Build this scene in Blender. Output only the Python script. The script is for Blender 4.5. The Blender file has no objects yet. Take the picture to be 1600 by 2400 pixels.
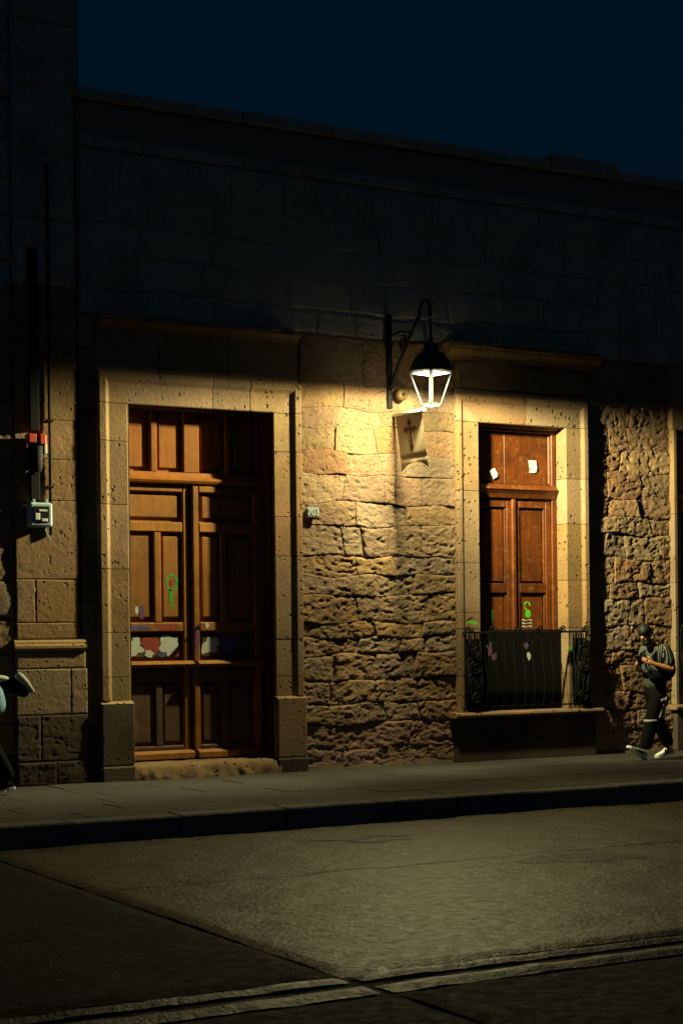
import bpy, bmesh, math, random
import numpy as np
from mathutils import Vector, Matrix

random.seed(7)
R = math.radians
scene = bpy.context.scene
col = scene.collection

# ------------------------------------------------------------------ camera
cd = bpy.data.cameras.new('camera')
cam = bpy.data.objects.new('camera', cd); col.objects.link(cam); scene.camera = cam
cd.sensor_fit = 'HORIZONTAL'; cd.sensor_width = 36.0; cd.lens = 90.0
cd.shift_y = 290.0 / 1600.0
cd.clip_end = 500
cam.matrix_world = (Matrix.Translation((-10.499, -17.334, 1.55)) @ Matrix.Rotation(R(-29.6), 4, 'Z')
                    @ Matrix.Rotation(R(90), 4, 'X') @ Matrix.Rotation(-0.011, 4, 'Z'))

# ------------------------------------------------------------------ night sky, last twilight
world = bpy.data.worlds.new('World'); scene.world = world; world.use_nodes = True
wn = world.node_tree; wn.nodes.clear()
sky = wn.nodes.new('ShaderNodeTexSky'); sky.sky_type = 'NISHITA'; sky.sun_disc = False
sky.sun_elevation = R(-2.0); sky.sun_rotation = R(200); sky.altitude = 1900
bg = wn.nodes.new('ShaderNodeBackground'); bg.inputs['Strength'].default_value = 0.078
wo = wn.nodes.new('ShaderNodeOutputWorld')
tint = wn.nodes.new('ShaderNodeMix'); tint.data_type = 'RGBA'; tint.blend_type = 'MULTIPLY'; tint.inputs[0].default_value = 1.0; tint.inputs[7].default_value = (.05, .37, .82, 1)
wn.links.new(sky.outputs[0], tint.inputs[6]); wn.links.new(tint.outputs[2], bg.inputs[0]); wn.links.new(bg.outputs[0], wo.inputs[0])
sd = bpy.data.lights.new('fill_sun', 'SUN'); sd.energy = 0.027; sd.angle = R(120); sd.color = (0.66, 0.90, 1.0)  # broad dim fill, added to lift the unlit facade out of black
fill_sun = bpy.data.objects.new('fill_sun', sd); col.objects.link(fill_sun)
fill_sun.rotation_euler = (R(50), 0, R(-25))

LAMP_POWER = 180.0
LAMP_COL = (1.0, 0.92, 0.43)
scene.view_settings.view_transform = 'Standard'; scene.view_settings.look = 'None'
scene.view_settings.exposure = 0.0; scene.view_settings.gamma = 1.0
scene.view_settings.use_curve_mapping = False
scene.render.engine = 'CYCLES'
scene.cycles.use_denoising = True
scene.cycles.max_bounces = 6
scene.cycles.diffuse_bounces = 1
scene.cycles.sample_clamp_indirect = 4.0

# ------------------------------------------------------------------ numpy gradient noise
_rng = np.random.RandomState(3)
_perm = np.tile(_rng.permutation(256), 3)
_grad = _rng.normal(size=(256, 3)); _grad /= np.linalg.norm(_grad, axis=1)[:, None]
def perlin(x, y, z):
    x, y, z = np.broadcast_arrays(np.asarray(x, float), np.asarray(y, float), np.asarray(z, float))
    xi, yi, zi = np.floor(x).astype(int), np.floor(y).astype(int), np.floor(z).astype(int)
    xf, yf, zf = x - xi, y - yi, z - zi
    f = lambda t: t * t * t * (t * (t * 6 - 15) + 10)
    u, v, w = f(xf), f(yf), f(zf)
    def g(dx, dy, dz):
        h = _perm[_perm[_perm[(xi + dx) & 255] + ((yi + dy) & 255)] + ((zi + dz) & 255)]
        gr = _grad[h & 255]
        return gr[..., 0] * (xf - dx) + gr[..., 1] * (yf - dy) + gr[..., 2] * (zf - dz)
    l = lambda a, b, t: a + (b - a) * t
    return l(l(l(g(0,0,0), g(1,0,0), u), l(g(0,1,0), g(1,1,0), u), v),
             l(l(g(0,0,1), g(1,0,1), u), l(g(0,1,1), g(1,1,1), u), v), w) * 1.5
def fbm(x, y, z, oct=4, gain=0.5):
    s = 0; a = 1.0
    for _ in range(oct):
        s = s + a * perlin(x, y, z); a *= gain; x = x * 2.03 + 7.1; y = y * 2.03 + 3.7; z = z * 2.03 + 1.3
    return s
def sstep(a, b, x):
    t = np.clip((x - a) / (b - a), 0, 1); return t * t * (3 - 2 * t)

# ------------------------------------------------------------------ object helpers
def link(o, parent=None, label=None, cat=None, group=None, kind=None):
    col.objects.link(o)
    if parent is not None: o.parent = parent
    if label: o['label'] = label
    if cat: o['category'] = cat
    if group: o['group'] = group
    if kind: o['kind'] = kind
    return o
def empty(name, label=None, cat=None, group=None, kind=None, loc=(0, 0, 0), parent=None):
    o = bpy.data.objects.new(name, None); o.location = loc; o.empty_display_size = 0.1
    return link(o, parent, label, cat, group, kind)
def obj(name, verts, faces, mat, parent=None, smooth=False, **kw):
    me = bpy.data.meshes.new(name)
    me.from_pydata([tuple(v) for v in verts], [], [tuple(f) for f in faces]); me.update()
    if smooth: me.polygons.foreach_set('use_smooth', [True] * len(me.polygons))
    me.materials.append(mat)
    return link(bpy.data.objects.new(name, me), parent, **kw)

class MB:
    def __init__(s): s.v = []; s.f = []
    def add(s, vs, fs):
        n = len(s.v); s.v += [tuple(p) for p in vs]; s.f += [tuple(i + n for i in f) for f in fs]; return s
    def box(s, x0, x1, y0, y1, z0, z1, c=0.0):
        if c <= 0:
            vs = [(x, y, z) for x in (x0, x1) for y in (y0, y1) for z in (z0, z1)]
            return s.add(vs, [(0,1,3,2),(4,6,7,5),(0,4,5,1),(2,3,7,6),(0,2,6,4),(1,5,7,3)])
        bm = bmesh.new(); bmesh.ops.create_cube(bm, size=1.0)
        for v in bm.verts:
            v.co = ((x0 if v.co.x < 0 else x1), (y0 if v.co.y < 0 else y1), (z0 if v.co.z < 0 else z1))
        bmesh.ops.bevel(bm, geom=list(bm.edges), offset=c, segments=1, affect='EDGES', clamp_overlap=True)
        bm.verts.index_update()
        r = s.add([v.co[:] for v in bm.verts], [[v.index for v in f.verts] for f in bm.faces]); bm.free(); return r
    def prism(s, prof, t0, t1, fn, nseg=1, cap=True):
        """prof: list of (a,b); fn(a,b,t)->xyz; t0/t1 numbers or functions of (a,b)."""
        n = len(prof); vs = []; fs = []
        for k in range(nseg + 1):
            for (a, b) in prof:
                ta = t0(a, b) if callable(t0) else t0; tb = t1(a, b) if callable(t1) else t1
                vs.append(fn(a, b, ta + (tb - ta) * k / nseg))
        for k in range(nseg):
            for i in range(n):
                j = (i + 1) % n; fs.append((k*n+i, k*n+j, (k+1)*n+j, (k+1)*n+i))
        if cap: fs.append(tuple(range(n))[::-1]); fs.append(tuple(nseg*n + i for i in range(n)))
        return s.add(vs, fs)
    def tube(s, pts, r, n=6, r1=None):
        pts = [Vector(p) for p in pts]; vs = []; fs = []
        up = None
        for i, p in enumerate(pts):
            t = (pts[min(i+1, len(pts)-1)] - pts[max(i-1, 0)]).normalized()
            if up is None:
                up = t.orthogonal().normalized()
            up = (up - t * up.dot(t)).normalized(); sd_ = t.cross(up)
            rr = r if r1 is None else r + (r1 - r) * i / max(1, len(pts) - 1)
            for k in range(n):
                a = 2 * math.pi * k / n; vs.append(p + (up * math.cos(a) + sd_ * math.sin(a)) * rr)
        for i in range(len(pts) - 1):
            for k in range(n):
                fs.append((i*n+k, i*n+(k+1) % n, (i+1)*n+(k+1) % n, (i+1)*n+k))
        fs.append(tuple(range(n))[::-1]); fs.append(tuple((len(pts)-1)*n + k for k in range(n)))
        return s.add(vs, fs)
    def lathe(s, prof, c, n=20, axis='z', rot=0.0):
        vs = []; fs = []; m = len(prof)
        for (r, h) in prof:
            for k in range(n):
                a = 2 * math.pi * k / n + rot; x, y = r * math.cos(a), r * math.sin(a)
                vs.append((c[0]+x, c[1]+y, c[2]+h) if axis == 'z' else (c[0]+x, c[1]-h, c[2]+y))
        for i in range(m - 1):
            for k in range(n):
                fs.append((i*n+k, i*n+(k+1) % n, (i+1)*n+(k+1) % n, (i+1)*n+k))
        fs.append(tuple(range(n))[::-1]); fs.append(tuple((m-1)*n + k for k in range(n)))
        return s.add(vs, fs)
    def build(s, name, mat, parent=None, smooth=False, **kw):
        return obj(name, s.v, s.f, mat, parent, smooth, **kw)

# ------------------------------------------------------------------ materials
class NT:
    def __init__(s, name):
        s.m = bpy.data.materials.new(name); s.m.use_nodes = True; s.t = s.m.node_tree
        s.b = s.t.nodes['Principled BSDF']; s.tc = s.t.nodes.new('ShaderNodeTexCoord')
    def n(s, typ, **kw):
        nd = s.t.nodes.new(typ)
        for k, v in kw.items():
            if k in nd.inputs: nd.inputs[k].default_value = v
            else: setattr(nd, k, v)
        return nd
    def l(s, a, b): s.t.links.new(a, b)
    def mapping(s, scale=(1, 1, 1), src='Object'):
        m = s.n('ShaderNodeMapping'); m.inputs['Scale'].default_value = scale; s.l(s.tc.outputs[src], m.inputs['Vector']); return m.outputs[0]
    def noise(s, scale, detail=4, rough=0.55, vec=None):
        nd = s.n('ShaderNodeTexNoise'); nd.inputs['Scale'].default_value = scale; nd.inputs['Detail'].default_value = detail
        nd.inputs['Roughness'].default_value = rough
        s.l(vec if vec is not None else s.tc.outputs['Object'], nd.inputs['Vector']); return nd.outputs[0]
    def ramp(s, fac, stops):
        r = s.n('ShaderNodeValToRGB'); e = r.color_ramp.elements
        while len(e) < len(stops): e.new(0.5)
        for el, (p, c) in zip(e, stops): el.position = p; el.color = (*c, 1) if len(c) == 3 else c
        s.l(fac, r.inputs[0]); return r.outputs[0]
    def mix(s, fac, a, b, typ='MIX'):
        m = s.n('ShaderNodeMix', data_type='RGBA', blend_type=typ)
        for i, v in ((0, fac), (6, a), (7, b)):
            if hasattr(v, 'links'): s.l(v, m.inputs[i])
            else: m.inputs[i].default_value = v if i == 0 else (*v, 1)
        return m.outputs[2]
    def math(s, op, a, b=None, clamp=False):
        m = s.n('ShaderNodeMath', operation=op, use_clamp=clamp)
        for i, v in ((0, a), (1, b)):
            if v is None: continue
            if hasattr(v, 'links'): s.l(v, m.inputs[i])
            else: m.inputs[i].default_value = v
        return m.outputs[0]
    def bump(s, h, strength, dist, prev=None):
        b = s.n('ShaderNodeBump'); b.inputs['Strength'].default_value = strength; b.inputs['Distance'].default_value = dist
        s.l(h, b.inputs['Height'])
        if prev is not None: s.l(prev, b.inputs['Normal'])
        return b.outputs[0]
    def done(s, color, rough=0.85, normal=None, spec=0.3, metal=0.0):
        for k, v in (('Base Color', color), ('Roughness', rough), ('Metallic', metal), ('Specular IOR Level', spec)):
            if hasattr(v, 'links'): s.l(v, s.b.inputs[k])
            else: s.b.inputs[k].default_value = (*v, 1) if k == 'Base Color' else v
        if normal is not None: s.l(normal, s.b.inputs['Normal'])
        return s.m
M = {}
def plain(name, c, rough=0.7, spec=0.3, metal=0.0, nscale=40, var=0.25):
    t = NT(name); n = t.noise(nscale, 5)
    c2 = tuple(x * (1 - var) for x in c)
    return t.done(t.mix(n, c2, tuple(min(1, x * (1 + var * .6)) for x in c)), rough, t.bump(n, .15, .004), spec, metal)

def stone_mat(name, c_a, c_b, c_dark, pit_scale=17, pit_amt=0.5, stain=0.35, fine=0.5, pit_depth=0.02, var=.35):
    t = NT(name)
    oi = t.n('ShaderNodeObjectInfo')
    geo = t.n('ShaderNodeNewGeometry')
    pos = geo.outputs['Position']
    n1 = t.noise(2.3, 5, .6, pos); n2 = t.noise(26, 5, .65, pos); n3 = t.noise(110, 3, .6, pos)
    base = t.mix(t.ramp(n1, [(.35, (0, 0, 0)), (.68, (1, 1, 1))]), c_a, c_b)
    hs = t.n('ShaderNodeHueSaturation'); t.l(base, hs.inputs['Color'])
    sa = t.math('MULTIPLY_ADD', t.math('FRACT', t.math('MULTIPLY', oi.outputs['Random'], 13.7)), .35); sa.node.inputs[2].default_value = .80; t.l(sa, hs.inputs['Saturation'])
    t.l(t.math('MULTIPLY_ADD', oi.outputs['Random'], var), hs.inputs['Value'])
    hs.inputs['Value'].links[0].from_node.inputs[2].default_value = 1 - var / 2
    t.l(t.math('MULTIPLY_ADD', t.math('FRACT', t.math('MULTIPLY', oi.outputs['Random'], 7.3)), .022), hs.inputs['Hue'])
    hs.inputs['Hue'].links[0].from_node.inputs[2].default_value = .486
    base = hs.outputs[0]
    base = t.mix(t.ramp(n2, [(.3, (0, 0, 0)), (.75, (1, 1, 1))]), t.mix(.30, base, c_dark), base)
    st = t.noise(1.1, 6, .7, pos)
    base = t.mix(t.math('MULTIPLY', t.ramp(st, [(.52, (0, 0, 0)), (.7, (1, 1, 1))]), stain), base, c_dark)
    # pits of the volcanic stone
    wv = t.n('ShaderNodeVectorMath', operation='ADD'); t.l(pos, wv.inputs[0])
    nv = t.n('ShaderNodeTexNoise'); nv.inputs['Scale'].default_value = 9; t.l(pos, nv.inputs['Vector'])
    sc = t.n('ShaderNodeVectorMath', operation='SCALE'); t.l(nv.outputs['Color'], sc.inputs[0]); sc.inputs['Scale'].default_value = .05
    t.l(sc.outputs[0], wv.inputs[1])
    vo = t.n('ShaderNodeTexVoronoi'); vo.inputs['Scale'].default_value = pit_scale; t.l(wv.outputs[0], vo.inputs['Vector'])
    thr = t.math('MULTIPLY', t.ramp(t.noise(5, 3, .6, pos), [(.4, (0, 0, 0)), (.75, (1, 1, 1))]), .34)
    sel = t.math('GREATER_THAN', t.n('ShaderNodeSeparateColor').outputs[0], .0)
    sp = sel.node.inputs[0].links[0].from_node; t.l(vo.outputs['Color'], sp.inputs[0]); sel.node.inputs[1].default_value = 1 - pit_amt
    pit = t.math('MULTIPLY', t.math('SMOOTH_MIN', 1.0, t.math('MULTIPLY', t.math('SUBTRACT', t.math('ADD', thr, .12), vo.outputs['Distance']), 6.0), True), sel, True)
    base = t.mix(t.math('MULTIPLY', pit, .6), base, c_dark)  # pit shade and settled dirt both darkened into the colour
    h = t.math('SUBTRACT', t.math('ADD', t.math('MULTIPLY', n2, .35 * fine), t.math('MULTIPLY', n3, .2 * fine)), pit)
    return t.done(base, .92, t.bump(h, 1.0, pit_depth), .2)
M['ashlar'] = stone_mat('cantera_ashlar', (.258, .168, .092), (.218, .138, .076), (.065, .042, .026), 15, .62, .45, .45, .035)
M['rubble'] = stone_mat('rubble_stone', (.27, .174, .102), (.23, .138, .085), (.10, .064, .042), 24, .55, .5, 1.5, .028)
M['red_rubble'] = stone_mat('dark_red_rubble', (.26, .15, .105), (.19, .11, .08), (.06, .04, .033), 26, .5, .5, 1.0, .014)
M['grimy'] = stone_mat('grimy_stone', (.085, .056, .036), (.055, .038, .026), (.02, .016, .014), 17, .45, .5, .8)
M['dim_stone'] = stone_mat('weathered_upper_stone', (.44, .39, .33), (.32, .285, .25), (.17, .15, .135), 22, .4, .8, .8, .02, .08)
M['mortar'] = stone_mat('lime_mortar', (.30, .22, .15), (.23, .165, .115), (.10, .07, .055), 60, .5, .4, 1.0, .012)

def wood_mat(name, ca, cb, cd_, rough=.5, scale=1.0):
    t = NT(name); geo = t.n('ShaderNodeNewGeometry'); oi = t.n('ShaderNodeObjectInfo')
    mp = t.n('ShaderNodeMapping'); mp.inputs['Scale'].default_value = (26 * scale, 26 * scale, 1.6 * scale); t.l(geo.outputs['Position'], mp.inputs[0])
    g = t.noise(1.0, 6, .6, mp.outputs[0]); n = t.noise(3.2, 5, .65, geo.outputs['Position']); w = t.noise(14, 5, .7, geo.outputs['Position'])
    c = t.mix(t.ramp(g, [(.3, (0, 0, 0)), (.7, (1, 1, 1))]), ca, cb)
    c = t.mix(t.math('MULTIPLY', t.ramp(n, [(.45, (0, 0, 0)), (.7, (1, 1, 1))]), .6), c, cd_)
    hs = t.n('ShaderNodeHueSaturation'); t.l(c, hs.inputs['Color'])
    v = t.math('MULTIPLY_ADD', oi.outputs['Random'], .4); v.node.inputs[2].default_value = .8; t.l(v, hs.inputs['Value'])
    c = t.mix(t.math('MULTIPLY', t.ramp(w, [(.54, (0, 0, 0)), (.72, (1, 1, 1))]), .24), hs.outputs[0], (.40, .25, .10))
    return t.done(c, rough, t.bump(g, .35, .004), .35)
M['door_wood'] = wood_mat('door_wood', (.36, .115, .006), (.30, .088, .005), (.18, .048, .004))
M['door_wood_worn'] = wood_mat('door_wood_worn', (.34, .128, .011), (.235, .080, .007), (.09, .029, .005), .6)
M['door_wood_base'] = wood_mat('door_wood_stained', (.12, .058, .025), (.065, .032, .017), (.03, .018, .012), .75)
M['window_wood'] = wood_mat('window_wood', (.14, .034, .005), (.08, .020, .004), (.03, .009, .003), .45)
M['iron'] = plain('black_iron', (.006, .006, .006), .75, .15, .0)
M['sheet'] = plain('black_sheet_metal', (.0045, .0043, .004), .85, .1, .0, 12, .5)
M['lantern'] = plain('dark_green_metal', (.035, .045, .035), .42, .5, .3)
M['lantern_bar'] = plain('lantern_bar_metal', (.30, .31, .29), .4, .5, .0)
M['plastic'] = plain('meter_plastic', (.40, .52, .62), .35, .5)
M['dark_plastic'] = plain('dark_plastic', (.007, .0075, .0075), .75, .15)
M['red'] = plain('red_paint', (.62, .07, .025), .5, .4)
M['white'] = plain('white_paint', (.72, .72, .70), .5, .3, 0, 60, .12)
M['cloth'] = plain('banner_cloth', (.24, .185, .125), .85, .1, 0, 18, .12)
M['maroon'] = plain('maroon_print', (.045, .014, .018), .8, .1)
M['paper'] = plain('paper', (.72, .70, .66), .8, .1, 0, 60, .15)
M['digit'] = plain('digit_paint', (.38, .40, .40), .5)
M['enamel'] = plain('grey_enamel', (.13, .15, .165), .35, .5)
M['box_tan'] = plain('tan_plastic', (.075, .042, .012), .6, .3, 0, 60, .3)
M['green_paint'] = plain('green_spray_paint', (.05, .34, .045), .7, .2, 0, 25, .5)
M['lime_paint'] = plain('lime_spray_paint', (.10, .50, .03), .7, .2, 0, 25, .4)
M['purple_paint'] = plain('purple_spray_paint', (.13, .06, .14), .7, .2, 0, 25, .5)
M['white_spray'] = plain('white_spray_paint', (.55, .56, .53), .7, .2, 0, 25, .35)
M['red_spray'] = plain('red_spray_paint', (.30, .055, .04), .7, .2, 0, 25, .5)
M['blue_spray'] = plain('blue_spray_paint', (.08, .09, .25), .7, .2, 0, 25, .5)

def milky(name, c):
    m = bpy.data.materials.new(name); m.use_nodes = True; nt = m.node_tree; nt.nodes.clear()
    d = nt.nodes.new('ShaderNodeBsdfDiffuse'); t = nt.nodes.new('ShaderNodeBsdfTranslucent'); x = nt.nodes.new('ShaderNodeMixShader'); o = nt.nodes.new('ShaderNodeOutputMaterial')
    for q in (d, t): q.inputs[0].default_value = (*c, 1)
    nt.links.new(d.outputs[0], x.inputs[1]); nt.links.new(t.outputs[0], x.inputs[2]); nt.links.new(x.outputs[0], o.inputs[0]); return m
M['lantern_bar'] = milky('translucent_bar', (.62, .64, .62))  # lamp glare on the bars imitated by letting light through them
def emit(name, c, s):
    m = bpy.data.materials.new(name); m.use_nodes = True; nt = m.node_tree; nt.nodes.clear()
    e = nt.nodes.new('ShaderNodeEmission'); e.inputs[0].default_value = (*c, 1); e.inputs[1].default_value = s
    o = nt.nodes.new('ShaderNodeOutputMaterial'); nt.links.new(e.outputs[0], o.inputs[0]); return m
M['led'] = emit('led_diffuser', (1, .98, .90), 9.0)

def ground_mat(name, ca, cb, cdk, rough, grain, bump, stain=.5, spec=.4, big=.9):
    t = NT(name); geo = t.n('ShaderNodeNewGeometry'); p = geo.outputs['Position']; oi = t.n('ShaderNodeObjectInfo')
    n1 = t.noise(big, 6, .62, p); n2 = t.noise(grain, 4, .7, p); n3 = t.noise(7, 5, .65, p)
    c = t.mix(t.ramp(n1, [(.35, (0, 0, 0)), (.65, (1, 1, 1))]), ca, cb)
    c = t.mix(t.math('MULTIPLY', t.ramp(n3, [(.5, (0, 0, 0)), (.72, (1, 1, 1))]), stain), c, cdk)
    c = t.mix(t.math('MULTIPLY', t.ramp(n2, [(.42, (0, 0, 0)), (.58, (1, 1, 1))]), .6), c, cdk)
    hs = t.n('ShaderNodeHueSaturation'); t.l(c, hs.inputs['Color'])
    v = t.math('MULTIPLY_ADD', oi.outputs['Random'], .3); v.node.inputs[2].default_value = .85; t.l(v, hs.inputs['Value'])
    rr = t.math('MULTIPLY_ADD', t.noise(11, 5, .7, p), .7); rr.node.inputs[2].default_value = rough - .34
    h = t.math('ADD', n2, t.math('MULTIPLY', n3, .5))
    return t.done(hs.outputs[0], rr, t.bump(h, .9, bump), spec)
M['paving'] = ground_mat('paving_slab', (.042, .038, .034), (.032, .029, .026), (.017, .0155, .014), .72, 90, .004, .4)
M['joint'] = ground_mat('paving_joint', (.05, .046, .04), (.035, .032, .03), (.02, .02, .02), .9, 90, .004)
M['concrete_road'] = ground_mat('road_concrete', (.072, .060, .016), (.046, .038, .010), (.011, .009, .003), .46, 24, .015, .9, .45)
M['road_strip'] = ground_mat('road_joint_strip', (.042, .036, .017), (.028, .024, .012), (.010, .009, .005), .46, 30, .012, .5, .5)
M['dim_road'] = ground_mat('road_dimmed', (.012, .011, .006), (.008, .007, .0045), (.003, .003, .0025), .78, 26, .014, .8, .14)  # dimmer light on the near and left road put into a darker colour
M['kerb'] = ground_mat('kerb_stone', (.14, .13, .11), (.11, .10, .085), (.06, .055, .05), .75, 70, .006)
M['tar'] = ground_mat('tar_patch', (.020, .017, .009), (.014, .012, .007), (.006, .005, .004), .55, 30, .012, .8, .5)
M['roof'] = plain('flat_roof', (.2, .13, .1), .9)

# ------------------------------------------------------------------ ground
pav = empty('pavement', kind='structure')
MB().box(-16, 16, -3.66, .6, -.6, -.012).build('bedding', M['joint'], pav)
rs = random.Random(5)
slab_meshes = {}
NROW = 6; row_w = 3.42 / NROW
def paving(x0, y0, L, w):
    mb = MB().box(x0 + .004, x0 + L - .004, y0 + .004, y0 + w - .004, -.09, rs.uniform(-.003, .003), .004)
    mb.build('paving_slab', M['paving'], pav)
for r in range(NROW):
    y0 = -3.455 + r * row_w; x = -6.4 - rs.random() * .9
    while x < 6.2:
        L = .92; paving(x, y0, L, row_w); x += L
MB().box(-16, -7.4, -3.455, .1, -.09, 0).box(7.1, 16, -3.455, .1, -.09, 0).build('outer_paving', M['paving'], pav)
kb = empty('kerb', kind='structure')
x = -7.2
while x < 6.5:
    L = rs.uniform(.85, 1.15)
    MB().box(x + .003, x + L - .003, -3.755 + rs.uniform(-.006, .006), -3.46, -.5, .004 + rs.uniform(-.004, .003), .014).build('kerb_stone', M['kerb'], kb); x += L
MB().box(-30, -7.21, -3.755, -3.46, -.5, .004).box(x + .01, 30, -3.755, -3.46, -.5, .004).build('outer_kerb', M['kerb'], kb)

def road_z(x, y, amp=.010, seed=1, sc=2.2): return ZR + amp * fbm(np.asarray(x) * sc, np.asarray(y) * sc, seed, 4)
ZR = -.175
def sheet(name, x0, x1, y0, y1, z, res, mat, amp, parent, seed=0, z_edge=None, thick=.25, sc=2.2):
    nx = max(1, int((x1 - x0) / res)); ny = max(1, int((y1 - y0) / res))
    X, Y = np.meshgrid(np.linspace(x0, x1, nx + 1), np.linspace(y0, y1, ny + 1))
    e = np.minimum.reduce([X - x0, x1 - X, Y - y0, y1 - Y])
    Z = z + amp * fbm(X * sc, Y * sc, seed, 4) - .018 * (1 - sstep(0, .07, e))
    v = np.stack([X, Y, Z], -1).reshape(-1, 3); w = nx + 1
    f = [(j*w+i, j*w+i+1, (j+1)*w+i+1, (j+1)*w+i) for j in range(ny) for i in range(nx)]
    return obj(name, v, f, mat, parent, True)
road = empty('road', kind='structure')
ZR = -.175
MB().box(-120, 120, -90, -3.6, ZR - .5, ZR - .024).build('road_bed', M['dim_road'], road)
sheet('road_slab', -6.215, 5.5, -9.745, -3.64, ZR, .06, M['concrete_road'], .010, road, 1)
sheet('road_slab', -13, -6.255, -9.745, -3.64, ZR, .09, M['dim_road'], .012, road, 2)
sheet('road_slab', 5.56, 14, -9.72, -3.64, ZR, .12, M['concrete_road'], .010, road, 3)
sheet('road_slab', -13, -6.26, -16.2, -10.27, ZR, .1, M['dim_road'], .012, road, 4)
sheet('road_slab', -6.19, 5.5, -16.2, -10.27, ZR, .07, M['dim_road'], .012, road, 5)
for k, (a, b) in enumerate(((-13, -6.26), (-6.19, 5.5))):
    sheet('joint_strip', a, b, -9.92, -9.79, ZR + .006, .03, M['road_strip'], .008, road, 8 + k, sc=3)
    sheet('joint_strip', a, b, -10.22, -10.04, ZR + .004, .03, M['road_strip'], .009, road, 12 + k, sc=3)
def overlay(name, path, w, mat, dz=.004, seed=0, irr=.3):
    vs = []; fs = []
    for i, (x, y) in enumerate(path):
        a = path[max(0, i-1)]; b = path[min(len(path)-1, i+1)]; d = math.hypot(b[0]-a[0], b[1]-a[1]); nx_, ny_ = -(b[1]-a[1]) / d, (b[0]-a[0]) / d
        t = i / (len(path) - 1); ww = (w(t) if callable(w) else w)
        for k in range(-2, 3):
            q = ww * k / 2 * (1 + irr * float(perlin(x * 5, y * 5, seed + (k > 0) * 9)))
            vs.append((x + nx_ * q, y + ny_ * q, float(road_z(x + nx_ * q, y + ny_ * q)) + dz))
    for i in range(len(path) - 1):
        for k in range(4): fs.append((i*5+k, (i+1)*5+k, (i+1)*5+k+1, i*5+k+1))
    return obj(name, vs, fs, mat, road, True)
overlay('tar_patch', [(-3.0 + .028 * i, -6.75 - .006 * i) for i in range(40)], lambda t: .02 + .20 * math.sin(math.pi * t) ** .6, M['tar'], .003, 3, .6)
overlay('tar_patch', [(-3.75 + .026 * i, -4.80 + .05 * math.sin(i * .3)) for i in range(40)], lambda t: .015 + .05 * math.sin(math.pi * t), M['tar'], .004, 5, 1.2)
overlay('tar_patch', [(-3.5 + .026 * i, -5.05 + .04 * math.sin(i * .5)) for i in range(26)], lambda t: .01 + .03 * math.sin(math.pi * t), M['tar'], .004, 7, 1.2)
overlay('seam_line', [(-6.1 + .04 * i, -6.44 + .012 * float(perlin(i * .13, 2, 2))) for i in range(285)], .026, M['road_strip'], .003, 1, .7)

# ------------------------------------------------------------------ stone builders
def stone(name, parent, left, right, bot, top, res, mat, seed, y0, rough, edge=.022, gap=.002, back=.10, depth_var=.010, strat=1.0):
    """one irregular stone: left/right(t)->u, bot/top(u)->z; front face eroded, sides run back into the wall."""
    rr = random.Random(seed)
    w = right(.5) - left(.5); h = top((left(.5) + right(.5)) / 2) - bot((left(.5) + right(.5)) / 2)
    nx = max(3, int(w / res)); nz = max(3, int(h / res))
    S, T = np.meshgrid(np.linspace(0, 1, nx + 1), np.linspace(0, 1, nz + 1))
    L = left(T) + gap; Rr = right(T) - gap
    U = L + (Rr - L) * S
    B = bot(U) + gap; Tp = top(U) - gap
    Z = B + (Tp - B) * T
    e = np.minimum(np.minimum((U - L), (Rr - U)), np.minimum(Z - B, Tp - Z))
    e = e + 1.0 * edge * fbm(U * 8, Z * 8, seed * .37, 3)
    off = rr.uniform(-depth_var, depth_var) * (rough + .3)
    # erosion runs on from stone to stone; joints open only here and there
    wu = U + .05 * fbm(U * 3, Z * 3, 77, 2); wz = Z + .05 * fbm(U * 3, Z * 3, 91, 2)
    er = fbm(wu * 3.0, wz * 5.5 * strat, 4.2, 3, .55)
    md_ = fbm(wu * 9, wz * 15, 2.2, 4, .68)
    ca = fbm(wu * 7.5, wz * 15.0, 11.3, 4, .62)
    jo = (sstep(-.25, .45, fbm(U * 2.1, Z * 2.1, 31.7, 2)) * .85 + .15) * (.25 + .75 * (1 - sstep(2.5, 3.7, Z)))
    Y = y0 + off + rough * (.008 * er + .009 * md_ + .018 * sstep(.25, .75, ca)) + jo * .027 * (rough * .75 + .12) * (1 - sstep(0, edge, e)) ** 1.2
    tilt = rr.uniform(-.03, .03) * rough
    Y = Y + tilt * (S - .5)
    v = np.stack([U, Y, Z], -1).reshape(-1, 3); W = nx + 1
    f = [(j*W+i, j*W+i+1, (j+1)*W+i+1, (j+1)*W+i) for j in range(nz) for i in range(nx)]
    # skirt
    ring = [i for i in range(W)] + [j*W+nx for j in range(1, nz+1)] + [nz*W+i for i in range(nx-1, -1, -1)] + [j*W for j in range(nz-1, 0, -1)]
    n0 = len(v); bv = v[ring].copy(); bv[:, 1] = y0 + back
    v = np.vstack([v, bv]); k = len(ring)
    f += [(ring[i], n0 + i, n0 + (i+1) % k, ring[(i+1) % k]) for i in range(k)]
    return obj(name, v, f, mat, parent, True)

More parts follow.
